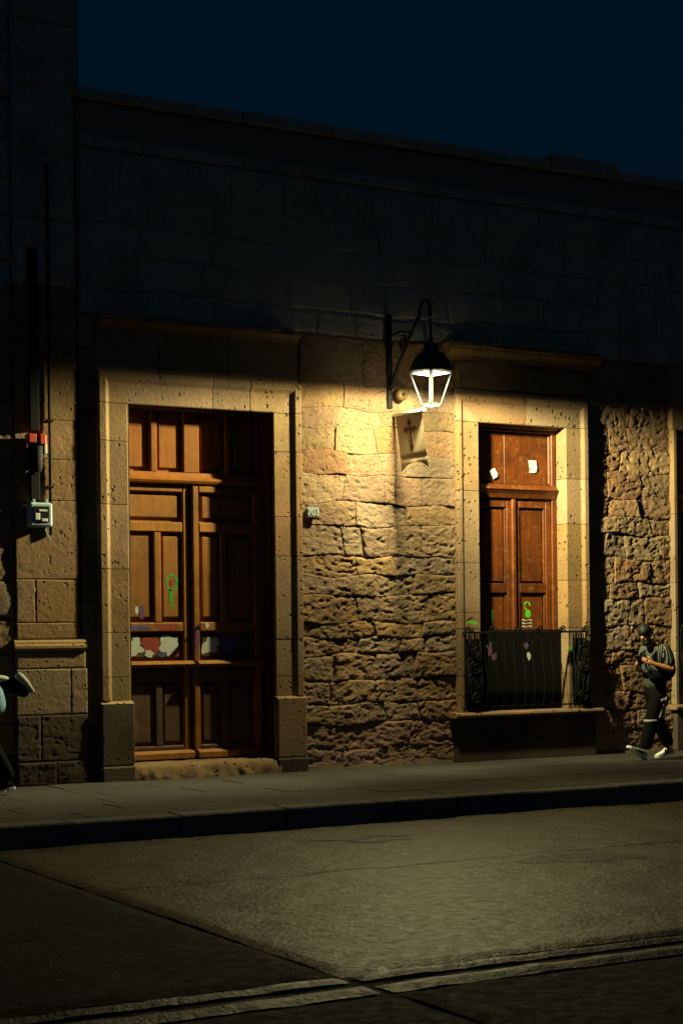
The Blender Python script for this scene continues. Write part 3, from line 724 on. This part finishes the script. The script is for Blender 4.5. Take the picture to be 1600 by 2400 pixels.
r0, r1, zt_, zb_ = .235, .105, LZ + .035, LZ - .335
def fr_bar(a, b, w, d):     # flat bar between two points, facing outward
    mb = MB(); a, b = Vector(a), Vector(b); t = (b - a).normalized(); mid = (a + b) / 2
    out = Vector((mid.x - LU, mid.y - LY, 0)).normalized(); sd_ = t.cross(out).normalized(); out = sd_.cross(t).normalized()
    vs = [p + sd_ * sx * w + out * sy * d for p in (a, b) for sx in (-1, 1) for sy in (-1, 1)]
    return mb.add(vs, [(0,1,3,2),(4,6,7,5),(0,4,5,1),(2,3,7,6),(0,2,6,4),(1,5,7,3)])
for k in range(4):
    a, b = corner(r0, k), corner(r1, k); a.z = zt_; b.z = zb_
    fr_bar(a, b, .022, .006).build('corner_bar', M['lantern_bar'], lan)
    a2, b2 = corner(r0, k), corner(r0, k + 1); a2.z = b2.z = zt_; fr_bar(a2, b2, .007, .008).build('top_frame', M['lantern_bar'], lan)
    a3, b3 = corner(r1, k), corner(r1, k + 1); a3.z = b3.z = zb_; fr_bar(a3, b3, .012, .008).build('bottom_frame', M['lantern_bar'], lan)
q = [corner(.205, k) for k in range(4)]
obj('led_panel', [(p.x, p.y, LZ + .020) for p in q] + [(p.x, p.y, LZ + .034) for p in q], [(3, 2, 1, 0), (4, 5, 6, 7), (0, 1, 5, 4), (1, 2, 6, 5), (2, 3, 7, 6), (3, 0, 4, 7)], M['led'], lan)
# its light: a street optic that throws wide along the street and little at the wall behind it
ld = bpy.data.lights.new('lantern_light', 'POINT'); ld.energy = LAMP_POWER; ld.color = LAMP_COL; ld.shadow_soft_size = .058
lo = bpy.data.objects.new('lantern_light', ld); link(lo, lan); lo.location = (LU - .0, LY, LZ - .045)
ld.use_nodes = True; nt = ld.node_tree; em = nt.nodes['Emission']
tc = nt.nodes.new('ShaderNodeTexCoord'); sx = nt.nodes.new('ShaderNodeSeparateXYZ'); nt.links.new(tc.outputs['Normal'], sx.inputs[0])
def mth(op, a, b=None, c=None):
    m = nt.nodes.new('ShaderNodeMath'); m.operation = op
    for i, v in enumerate((a, b, c)):
        if v is None: continue
        if hasattr(v, 'links'): nt.links.new(v, m.inputs[i])
        else: m.inputs[i].default_value = v
    return m.outputs[0]
dz = mth('MULTIPLY', sx.outputs['Z'], -1.0); dy = mth('MAXIMUM', sx.outputs['Y'], 0.0)
cut = nt.nodes.new('ShaderNodeMapRange'); cut.interpolation_type = 'SMOOTHSTEP'; nt.links.new(dz, cut.inputs[0])
cut.inputs[1].default_value = -.01; cut.inputs[2].default_value = .19; cut.inputs[3].default_value = 0; cut.inputs[4].default_value = 1
den = mth('ADD', mth('MULTIPLY', mth('POWER', dy, 3.0), .72), mth('MULTIPLY_ADD', mth('POWER', mth('MAXIMUM', dz, 0.0), 4.0), .10, .043))
road_side = nt.nodes.new('ShaderNodeMapRange'); road_side.interpolation_type = 'SMOOTHSTEP'; nt.links.new(sx.outputs['Y'], road_side.inputs[0])
road_side.inputs[1].default_value = -.40; road_side.inputs[2].default_value = 0.06; road_side.inputs[3].default_value = .19; road_side.inputs[4].default_value = 1
nt.links.new(mth('MULTIPLY', mth('DIVIDE', cut.outputs[0], den), road_side.outputs[0]), em.inputs['Strength'])

# ------------------------------------------------------------------ banner, junction box, number plate
ban = empty('hanging_banner', 'pale cloth banner with a dark cross hanging from a white rod under the lantern', 'banner', loc=(0, 0, 0))
BU = .092
MB().tube([(BU, .02, 4.165), (BU, -.30, 4.16), (BU, -.64, 4.15)], .019, 8).build('rod', M['white'], ban, True)
MB().tube([(BU, -.64, 4.15), (BU, -.67, 4.149)], .026, 8).build('rod_end', M['white'], ban, True)
nx, nz = 18, 34
def bpt(s, t, off=0.0):
    z = 4.155 - .68 * t - (.10 * (1 - (2 * s - 1) ** 2) * -1 if False else 0)
    if t > .85: z += .095 * (1 - (2 * s - 1) ** 2) * (t - .85) / .15
    y = -.04 - .58 * s - .15 * t ** 1.1
    return (BU + off + .012 * math.sin(t * 5 + s) * t + .007 * math.exp(-((t - .78) / .04) ** 2), y, z)
vs = [bpt(i / nx, j / nz) for j in range(nz + 1) for i in range(nx + 1)]
vs += [bpt(i / nx, j / nz, .003) for j in range(nz + 1) for i in range(nx + 1)]
n2 = (nx + 1) * (nz + 1); W = nx + 1
fs = [(j*W+i, j*W+i+1, (j+1)*W+i+1, (j+1)*W+i) for j in range(nz) for i in range(nx)] + [(n2+j*W+i, n2+(j+1)*W+i, n2+(j+1)*W+i+1, n2+j*W+i+1) for j in range(nz) for i in range(nx)]
obj('cloth', vs, fs, M['cloth'], ban, True)
cr = MB()
def cpatch(poly):    # polygon in (s,t) laid 2 mm in front of the cloth
    vs = [bpt(s, t, -.003) for s, t in poly]; cr.add(vs, [tuple(range(len(vs)))])
cx_, cy_ = .50, .28
cpatch([(cx_ - .034, .18), (cx_ + .034, .18), (cx_ + .030, .58), (cx_ - .030, .58)])
cpatch([(cx_ - .15, cy_ - .022), (cx_ + .15, cy_ - .022), (cx_ + .15, cy_ + .022), (cx_ - .15, cy_ + .022)])
def trefoil(px, py, dx, dy):
    ax, ay = .085, .050
    base = [(-.35, -1.0), (.35, -1.0), (1.0, -.2), (.45, .25), (0, 1.3), (-.45, .25), (-1.0, -.2)]
    cpatch([(px + (dx * b + dy * a) * ax, py + (dy * b - dx * a) * ay * 1.3) for a, b in base])
trefoil(cx_, .155, 0, -1); trefoil(cx_, .61, 0, 1); trefoil(cx_ - .17, cy_, -1, 0); trefoil(cx_ + .17, cy_, 1, 0)
cr.build('cross', M['maroon'], ban)

jb = empty('junction_box', 'small round tan junction box on the wall beside the lantern bracket', 'junction box', loc=(.12, 0, 4.4))
MB().lathe([(.075, -.03), (.075, .09), (.06, .115), (.02, .12)], (.02, -.03, 0), 18, 'y').build('body', M['box_tan'], jb, True)
MB().lathe([(.022, .085), (.022, .13), (.012, .135)], (.02, -.03, 0), 10, 'y').build('cable_gland', M['dark_plastic'], jb, True)

npl = empty('number_plate', 'small grey house number plate reading 703 beside the tall door', 'number plate', loc=(-1.05, 0, 2.975))
MB().box(-.085, .085, -.075, -.03, -.065, .06, .014).box(-.06, .06, -.032, .05, -.045, .04).build('plate', M['enamel'], npl)
fc = bpy.data.curves.new('digits', 'FONT'); fc.body = '703'; fc.size = .105; fc.align_x = 'CENTER'; fc.align_y = 'CENTER'; fc.extrude = .003; fc.offset = .0025
tmp = bpy.data.objects.new('tmp_text', fc); col.objects.link(tmp); bpy.context.view_layer.update()
tme = bpy.data.meshes.new_from_object(tmp.evaluated_get(bpy.context.evaluated_depsgraph_get())); bpy.data.objects.remove(tmp)
tme.transform(Matrix.Translation((0, -.0775, .0)) @ Matrix.Rotation(R(90), 4, 'X')); tme.materials.clear(); tme.materials.append(M['digit'])
link(bpy.data.objects.new('digits', tme), npl)

# papers pasted on the shutters
def paper(u, z, w, h, rot, y, label):
    c, s = math.cos(rot), math.sin(rot); vs = []
    for yy in (y, y + .002):
        for i in range(4):
            for j in range(4):
                a, b = (i / 3 - .5) * w, (j / 3 - .5) * h
                vs.append((u + a * c - b * s, yy - .012 * ((i * 7 + j * 5) % 3) / 2 * (1 if i in (0, 3) else .5), z + a * s + b * c))
    fs = [(i*4+j, i*4+j+1, (i+1)*4+j+1, (i+1)*4+j) for i in range(3) for j in range(3)] + [(16+i*4+j, 16+(i+1)*4+j, 16+(i+1)*4+j+1, 16+i*4+j+1) for i in range(3) for j in range(3)]
    rim = [0, 1, 2, 3, 7, 11, 15, 14, 13, 12, 8, 4]; fs += [(rim[i], rim[(i+1) % 12], 16 + rim[(i+1) % 12], 16 + rim[i]) for i in range(12)]
    obj('paper_notice', vs, fs, M['paper'], None, label=label, cat='notice', group='notices on the shutters')
paper(2.27, 3.66, .115, .155, .06, .212, 'larger upright white paper notice on the shutter transom panel')
paper(1.665, 3.55, .085, .115, .5, .200, 'smaller tilted white paper scrap on the shutter transom panel')

# ------------------------------------------------------------------ electrics on the pilaster
met = empty('electric_meter', 'grey plastic electricity meter box with clear window on the corner pilaster', 'electric meter', loc=(-4.37, -.05, 2.86))
MB().box(-.125, .125, -.15, 0, -.13, .125, .02).build('housing', M['plastic'], met)
MB().box(-.085, .085, -.156, -.149, -.085, .085, .003).build('window', M['dark_plastic'], met)
MB().box(-.07, -.02, -.162, -.155, -.06, .01, .003).box(.0, .065, -.162, -.155, -.075, -.045, .003).box(-.03, .06, -.161, -.155, .03, .05, .002).build('dial', M['white'], met)
MB().box(-.09, -.06, -.13, -.08, .124, .16, .004).box(.05, .08, -.13, -.08, .124, .16, .004).build('lug', M['plastic'], met)
MB().tube([(.06, -.1, -.13), (.055, -.12, -.17), (.07, -.14, -.22), (.10, -.15, -.27)], .006, 5).build('seal_wire', M['plastic'], met)
sw = empty('service_switch', 'old black service switch with red top above the meter', 'switch box', loc=(-4.40, -.05, 3.52))
MB().lathe([(.03, -.23), (.06, -.20), (.075, -.14), (.078, .06), (.06, .08)], (0, -.075, 0), 14).build('can', M['dark_plastic'], sw, True)
MB().box(-.105, -.01, -.16, -.02, .085, .185, .012).box(.015, .09, -.165, -.02, .07, .185, .012).build('red_cap', M['red'], sw)
MB().box(.082, .11, -.12, -.06, -.02, .09, .004).build('tag', M['paper'], sw)
MB().tube([(-.12, -.02, -.14), (-.09, -.09, -.2), (-.02, -.12, -.23), (.05, -.09, -.19)], .008, 6).build('cable_loop', M['dark_plastic'], sw)
cnd = empty('conduit', 'thin dark conduit running up the pilaster past the meter', 'conduit', loc=(-4.225, -.05, 2.6))
MB().tube([(0, -.02, 0.05), (0, -.02, 4.0)], .016, 8).build('pipe', M['iron'], cnd, True)
for z in (.55, 1.25, 2.4): MB().box(-.035, .035, -.045, .01, z, z + .025, .004).build('clip', M['iron'], cnd)
trk = empty('cable_trunking', 'wide black cable trunking between switch and meter up the pilaster', 'trunking', loc=(-4.395, -.05, 2.99))
MB().box(-.05, .05, -.045, 0.01, 0.02, .33, .006).box(-.05, .05, -.045, .01, .76, 2.7, .006).build('channel', M['iron'], trk)

# ------------------------------------------------------------------ people
M['skin'] = plain('skin', (.44, .19, .085), .55, .4, 0, 30, .12)
M['black_cloth'] = plain('black_cloth', (.006, .006, .007), .95, .04, 0, 30, .3)
M['dark_cloth'] = plain('dark_cloth', (.006, .006, .007), .95, .04, 0, 30, .3)
M['blue_cloth'] = plain('blue_cloth', (.16, .28, .40), .9, .15, 0, 30, .25)
M['hair'] = plain('black_hair', (.007, .006, .0055), .8, .15)
M['cap'] = plain('black_cap', (.006, .007, .009), .62, .3)
M['shoe'] = plain('white_leather', (.62, .62, .58), .5, .4, 0, 30, .12)
M['white_cloth'] = plain('white_cloth', (.34, .36, .35), .9, .1, 0, 20, .2)
M['screen'] = plain('phone_glass', (.02, .022, .025), .15, .5)
def stripes():
    t = NT('striped_cloth'); sp = t.n('ShaderNodeSeparateXYZ'); t.l(t.tc.outputs['Object'], sp.inputs[0])
    an = t.math('ARCTAN2', sp.outputs['Y'], t.math('SUBTRACT', sp.outputs['X'], .05))
    w = t.math('SINE', t.math('ADD', t.math('MULTIPLY', an, 52.0), t.math('MULTIPLY', t.noise(7, 2), 3.0)))
    return t.done(t.mix(t.math('GREATER_THAN', w, .45), (.009, .009, .010), (.17, .18, .16)), .9, None, .1)
M['stripes'] = stripes()

def skin_mesh(name, verts, edges, mat, parent, root=0, sub=2):
    """verts: list of (x,y,z,rx,ry)"""
    me = bpy.data.meshes.new(name); me.from_pydata([v[:3] for v in verts], edges, []); me.update()
    o = bpy.data.objects.new(name + '_tmp', me); col.objects.link(o)
    md = o.modifiers.new('skin', 'SKIN'); md.use_smooth_shade = True
    for i, v in enumerate(verts):
        sv = me.skin_vertices[0].data[i]; sv.radius = (v[3], v[4] if len(v) > 4 else v[3]); sv.use_root = (i == root)
    s = o.modifiers.new('sub', 'SUBSURF'); s.levels = sub; s.render_levels = sub
    bpy.context.view_layer.update()
    m2 = bpy.data.meshes.new_from_object(o.evaluated_get(bpy.context.evaluated_depsgraph_get()))
    m2.name = name; bpy.data.objects.remove(o); m2.materials.clear(); m2.materials.append(mat)
    m2.polygons.foreach_set('use_smooth', [True] * len(m2.polygons))
    return link(bpy.data.objects.new(name, m2), parent)
def mesh_names(V, spec):
    idx = {}; verts = []; edges = []
    for nm, p, r in spec['v']:
        idx[nm] = len(verts); verts.append((*p, *(r if isinstance(r, tuple) else (r, r))))
    for a, b in spec['e']: edges.append((idx[a], idx[b]))
    return verts, edges
def lerp(a, b, t): return tuple(a[i] + (b[i] - a[i]) * t for i in range(3))

def ellipsoid(c, r, n=18, m=12, zmin=-1.0, rot=None):
    mb = MB(); vs = []; fs = []
    ph = [math.asin(zmin) + (math.pi / 2 - math.asin(zmin)) * j / m for j in range(m + 1)]
    for a in ph:
        for k in range(n):
            t = 2 * math.pi * k / n
            p = Vector((r[0] * math.cos(a) * math.cos(t), r[1] * math.cos(a) * math.sin(t), r[2] * math.sin(a)))
            if rot: p = rot @ p
            vs.append(Vector(c) + p)
    for j in range(m):
        for k in range(n): fs.append((j*n+k, j*n+(k+1) % n, (j+1)*n+(k+1) % n, (j+1)*n+k))
    fs.append(tuple(range(n))[::-1])
    return mb.add(vs, fs)

def shoe(parent, heel, toe, mat, up=Vector((0, 0, 1))):
    """heel, toe: sole points"""
    h, t = Vector(heel), Vector(toe); f = (t - h).normalized(); s = f.cross(up).normalized(); u = s.cross(f).normalized(); L = (t - h).length
    secs = [(0.0, .030, .055), (.06, .036, .085), (.22, .038, .098), (.38, .038, .088), (.55, .044, .066), (.75, .048, .050), (.92, .040, .040), (1.0, .022, .030)]
    vs = []; fs = []; n = 10
    for (q, w, hh) in secs:
        for k in range(n):
            a = math.pi * 2 * k / n; cx = math.cos(a); cz = math.sin(a)
            z = .022 + (hh - .022) * (.5 + .5 * cz); ww = w * (abs(cx) ** .7) * (1 if cx >= 0 else -1) * (1 - .25 * max(0, cz))
            vs.append(h + f * q * L + s * ww + u * z)
    for i in range(len(secs) - 1):
        for k in range(n): fs.append((i*n+k, i*n+(k+1) % n, (i+1)*n+(k+1) % n, (i+1)*n+k))
    fs.append(tuple(range(n))[::-1]); fs.append(tuple((len(secs)-1)*n+k for k in range(n)))
    sh = MB().add(vs, fs).build('shoe', mat, parent, True)
    vs = []; fs = []
    for (q, w, hh) in secs:
        for (sx_, z) in ((-1, 0), (1, 0), (1, .026), (-1, .026)): vs.append(h + f * (q * L * 1.03 - .006) + s * sx_ * (w + .004) + u * z)
    for i in range(len(secs) - 1):
        for k in range(4): fs.append((i*4+k, i*4+(k+1) % 4, (i+1)*4+(k+1) % 4, (i+1)*4+k))
    fs += [(3, 2, 1, 0), tuple((len(secs)-1)*4+k for k in range(4))]
    MB().add(vs, fs).build('sole', M['white'], sh)
    for sd_ in (-1, 1):
        for q in (.34, .46, .58):
            a = h + f * (q * L) + s * sd_ * .046 + u * .028; b = h + f * ((q - .10) * L) + s * sd_ * .036 + u * .082
            MB().tube([a, lerp(a, b, .5), b], .0075, 5).build('stripe', M['black_cloth'], sh)
    return sh

def build_person(label, loc, J, C, fingers=True):
    p = empty('person', label, 'person', loc=loc)
    v = [('pel', J['pel'], .09), ('sp', J['sp'], .085), ('ch', J['ch'], .10), ('nb', J['nb'], .06), ('nt', J['nt'], .052),
         ('jaw', J['jaw'], (.068, .062)), ('hd', J['hd'], (.085, .08)), ('top', J['top'], (.066, .062)), ('nose', J['nose'], .014)]
    e = [('pel', 'sp'), ('sp', 'ch'), ('ch', 'nb'), ('nb', 'nt'), ('nt', 'jaw'), ('jaw', 'hd'), ('hd', 'top'), ('hd', 'nose')]
    for s in 'LR':
        v += [('sh' + s, J['sh' + s], .034), ('el' + s, J['el' + s], .040), ('fa' + s, lerp(J['el' + s], J['wr' + s], .4), .041), ('wr' + s, J['wr' + s], .027), ('pa' + s, J['pa' + s], (.036, .020)),
              ('hip' + s, J['hip' + s], .075), ('kn' + s, J['kn' + s], .055), ('an' + s, J['an' + s], .04)]
        e += [('ch', 'sh' + s), ('sh' + s, 'el' + s), ('el' + s, 'fa' + s), ('fa' + s, 'wr' + s), ('wr' + s, 'pa' + s), ('pel', 'hip' + s), ('hip' + s, 'kn' + s), ('kn' + s, 'an' + s)]
    V, E_ = mesh_names(None, dict(v=v, e=e))
    body = skin_mesh('body', V, E_, M['skin'], p)
    # fingers: short chains rooted inside each palm
    for s in 'LR':
        w_, pa = Vector(J['wr' + s]), Vector(J['pa' + s]); d = (pa - w_).normalized(); up = Vector((0, 0, 1)); sd_ = d.cross(up).normalized(); up = sd_.cross(d)
        sg = 1 if s == 'L' else -1
        for k, L in enumerate((.062, .072, .068, .055)):
            b = pa + up * (.024 - .016 * k); 
            q1 = b + d * L * .55 + sd_ * sg * .006; q2 = q1 + d * L * .28 + sd_ * sg * .022; q3 = q2 + d * L * .05 + sd_ * sg * .024
            MB().tube([pa + up * (.018 - .012 * k), b + d * .01, q1, q2, q3], .0092, 6, .0072).build('finger', M['skin'], body, True)
        b = pa - d * .035 + up * .03
        MB().tube([b - up * .01, b + up * .018 + d * .02, b + up * .026 + d * .05 + sd_ * sg * .01], .0105, 6, .008).build('thumb', M['skin'], body, True)
    # shirt
    v = [('pel', C['hem'], C['rhem']), ('sp', J['sp'], C['rsp']), ('ch', J['ch'], C['rch']), ('nb', lerp(J['ch'], J['nb'], .75), .085)]
    e = [('pel', 'sp'), ('sp', 'ch'), ('ch', 'nb')]
    for s in 'LR':
        tt = C['sleeve']
        v += [('sh' + s, J['sh' + s], .080), ('se' + s, lerp(J['sh' + s], J['el' + s], tt), .068)]; e += [('ch', 'sh' + s), ('sh' + s, 'se' + s)]
    V, E_ = mesh_names(None, dict(v=v, e=e)); shirt = skin_mesh('shirt', V, E_, C['shirt'], p)
    # trousers
    v = [('wa', lerp(J['pel'], J['sp'], .35), (.14, .12)), ('pel', J['pel'], (.145, .125))]; e = [('wa', 'pel')]
    for s in 'LR':
        v += [('hip' + s, lerp(J['hip' + s], J['kn' + s], .12), .108), ('th' + s, lerp(J['hip' + s], J['kn' + s], .5), .106), ('kn' + s, J['kn' + s], .092), ('ca' + s, lerp(J['kn' + s], J['an' + s], .5), .088), ('an' + s, lerp(J['kn' + s], J['an' + s], .99), .080)]
        e += [('pel', 'hip' + s), ('hip' + s, 'th' + s), ('th' + s, 'kn' + s), ('kn' + s, 'ca' + s), ('ca' + s, 'an' + s)]
    V, E_ = mesh_names(None, dict(v=v, e=e)); tro = skin_mesh('trousers', V, E_, C['trousers'], p)
    for s in 'LR': shoe(p, J['heel' + s], J['toe' + s], C['shoe'], Vector(J.get('shup' + s, (0, 0, 1))))
    hd = Vector(J['hd']); f = (Vector(J['nose']) - hd).normalized(); s_ = Vector((0, -1, 0)); upv = f.cross(s_).normalized()
    if upv.z < 0: upv = -upv
    for k in (-1, 1):
        ellipsoid(hd + f * .074 + s_ * k * .032 + upv * .012, (.011, .014, .010), 8, 6).build('eye', M['hair'], body, True)
        ellipsoid(hd - f * .005 + s_ * k * .083, (.022, .012, .032), 8, 6).build('ear', M['skin'], body, True)
    MB().tube([hd + f * .078 - upv * .058 + s_ * .022, hd + f * .084 - upv * .056, hd + f * .078 - upv * .058 - s_ * .022], .006, 5).build('mouth', M['red_spray'], body)
    rot = Matrix((f, s_, upv)).transposed()
    if C.get('beard'):
        ellipsoid(Vector(J['jaw']) + f * .010 - upv * .022, (.070, .068, .046), 14, 10, -1, rot).build('beard', M['hair'], p, True)
    ellipsoid(hd - f * .034 + upv * .014, (.086, .090, .096), 16, 10, -.55, rot).build('hair', M['hair'], p, True)
    if C.get('cap'):
        ellipsoid(hd + upv * .045 - f * .012, (.104, .097, .082), 20, 9, -.05, rot).build('cap', M['cap'], p, True)
    return p, shirt, tro

# the man walking along the pavement, reading his phone
J = dict(pel=(.05, 0, .90), sp=(.055, 0, 1.06), ch=(.045, 0, 1.25), nb=(.015, 0, 1.38), nt=(-.03, 0, 1.43), jaw=(-.105, -.01, 1.455), hd=(-.095, 0, 1.53), top=(-.08, 0, 1.59), nose=(-.185, -.035, 1.468),
         shL=(.055, -.18, 1.34), elL=(.105, -.27, 1.085), wrL=(-.105, -.17, 1.165), paL=(-.175, -.12, 1.20),
         shR=(.045, .18, 1.34), elR=(.03, .26, 1.07), wrR=(-.15, .10, 1.13), paR=(-.205, .04, 1.175),
         hipL=(.045, -.09, .86), knL=(-.10, -.10, .475), anL=(-.215, -.10, .12), heelL=(-.215, -.10, .004), toeL=(-.475, -.10, .165),
         hipR=(.055, .09, .86), knR=(.155, .09, .465), anR=(.335, .09, .135), heelR=(.375, .09, .05), toeR=(.125, .09, .006))
C = dict(hem=(.05, 0, .80), rhem=(.175, .15), rsp=(.165, .14), rch=(.168, .135), sleeve=.85, shirt=M['stripes'], trousers=M['black_cloth'], shoe=M['shoe'], beard=True, cap=True)
PX, PY = 3.09, -1.08
man, shirt, tro = build_person('person in striped shirt, black trousers and cap walking and looking at a phone', (PX, PY, 0), J, C)
def part_tube(name, pts, r, mat, parent, n=6): return MB().tube(pts, r, n).build(name, mat, parent, True)
for k in range(3):     # white print down the near trouser leg
    part_tube('trouser_stripe', [(.10 - .022 * k - .11 * t, -.197 + .012 * math.sin(t * 3), .76 - .25 * t) for t in np.linspace(0, 1, 8)], .011, M['white_cloth'], tro)
ellipsoid((-.0, -.20, .72), (.035, .012, .026), 10, 6).build('trouser_print', M['white_cloth'], tro, True)
kb_ = MB(); kb_.lathe([(.086, -.016), (.0925, -.006), (.092, .010), (.087, .016)], (-.105, -.10, .475), 16); kb_.build('knee_band', M['white_cloth'], tro, True)
phone = empty('phone', 'dark phone held in both hands by the walking person', 'phone', loc=(PX - .235, PY - .05, 1.215))
MB().box(-.012, .004, -.037, .037, -.06, .075, .003).build('case', M['screen'], phone); phone.rotation_euler = (0, R(-38), R(18))
bag = empty('waist_bag', 'black crossbody bag worn at the waist of the striped-shirt person', 'bag', loc=(PX, PY, 1.0))
ellipsoid((-.02, -.14, .0), (.14, .070, .08), 16, 10).build('pouch', M['black_cloth'], bag)
MB().tube([(.10, -.17, .05), (.19, -.10, .2), (.17, .02, .34), (.06, .10, .39), (-.10, .05, .30), (-.17, -.10, .12), (-.16, -.16, .06)], .013, 6).build('strap', M['black_cloth'], bag, True)
bp = empty('backpack', 'dark backpack on the back of the striped-shirt person', 'backpack', loc=(PX, PY, 1.16))
ellipsoid((.245, .03, 0), (.085, .14, .22), 18, 12).build('sack', M['dark_cloth'], bp, True)
ellipsoid((.305, .03, -.07), (.05, .10, .11), 14, 10).build('front_pocket', M['dark_cloth'], bp, True)
for s in (-1, 1):
    MB().tube([(.2, .1 * s, .17), (.12, .125 * s, .235), (.02, .13 * s, .20), (-.10, .13 * s, .09), (-.06, .16 * s, -.03), (.1, .19 * s, -.12), (.2, .12 * s, -.16)], .016, 6).build('strap', M['dark_cloth'], bp, True)

# someone leaving the picture on the other side
J2 = dict(J); 
J2.update(elL=(.06, -.24, 1.07), wrL=(-.14, -.27, .93), paL=(-.19, -.25, .90), elR=(.0, .27, 1.08), wrR=(-.14, .20, .9), paR=(-.2, .18, .87), hd=(-.06, 0, 1.56), jaw=(-.06, 0, 1.485), top=(-.05, 0, 1.62), nose=(-.165, 0, 1.54))
C2 = dict(C); C2.update(shirt=M['dark_cloth'], trousers=M['dark_cloth'], shoe=M['dark_cloth'], cap=False, beard=False, sleeve=.5)
QX, QY = -5.30, -.95
p2, shirt2, tro2 = build_person('person in blue shirt tail and dark trousers half out of view by the corner building', (QX, QY, 0), J2, C2)
V, E_ = mesh_names(None, dict(v=[('a', (.06, 0, 1.14), (.19, .17)), ('b', (.07, 0, .98), (.225, .20)), ('c', (.09, 0, .76), (.245, .215))], e=[('a', 'b'), ('b', 'c')]))
skin_mesh('blue_shirt_tail', V, E_, M['blue_cloth'], shirt2)
ellipsoid((.14, -.10, 1.165), (.13, .10, .035), 12, 8).build('white_band', M['white_cloth'], shirt2, True)
sb = empty('shoulder_bag', 'dark slouchy shoulder bag with a pale flap sticking out behind the half-hidden person', 'bag', loc=(-4.96, -1.0, 1.06))
V, E_ = mesh_names(None, dict(v=[('a', (-.16, 0, .07), (.05, .06)), ('b', (-.06, 0, .055), (.075, .08)), ('c', (.06, 0, .0), (.075, .085)), ('d', (.15, 0, -.075), (.04, .05))], e=[('a', 'b'), ('b', 'c'), ('c', 'd')]))
skin_mesh('pouch', V, E_, M['dark_cloth'], sb)
V, E_ = mesh_names(None, dict(v=[('a', (.0, -.03, .145), (.036, .05)), ('b', (.06, -.035, .10), (.038, .05)), ('c', (.125, -.035, .03), (.026, .04)), ('d', (.19, -.03, -.05), (.010, .02))], e=[('a', 'b'), ('b', 'c'), ('c', 'd')]))
skin_mesh('flap', V, E_, M['white_cloth'], sb)
MB().tube([(-.16, -.03, .1), (-.30, -.08, .22), (-.36, -.02, .33), (-.30, .06, .22), (-.16, .04, .1)], .012, 6).build('strap', M['dark_cloth'], sb, True)
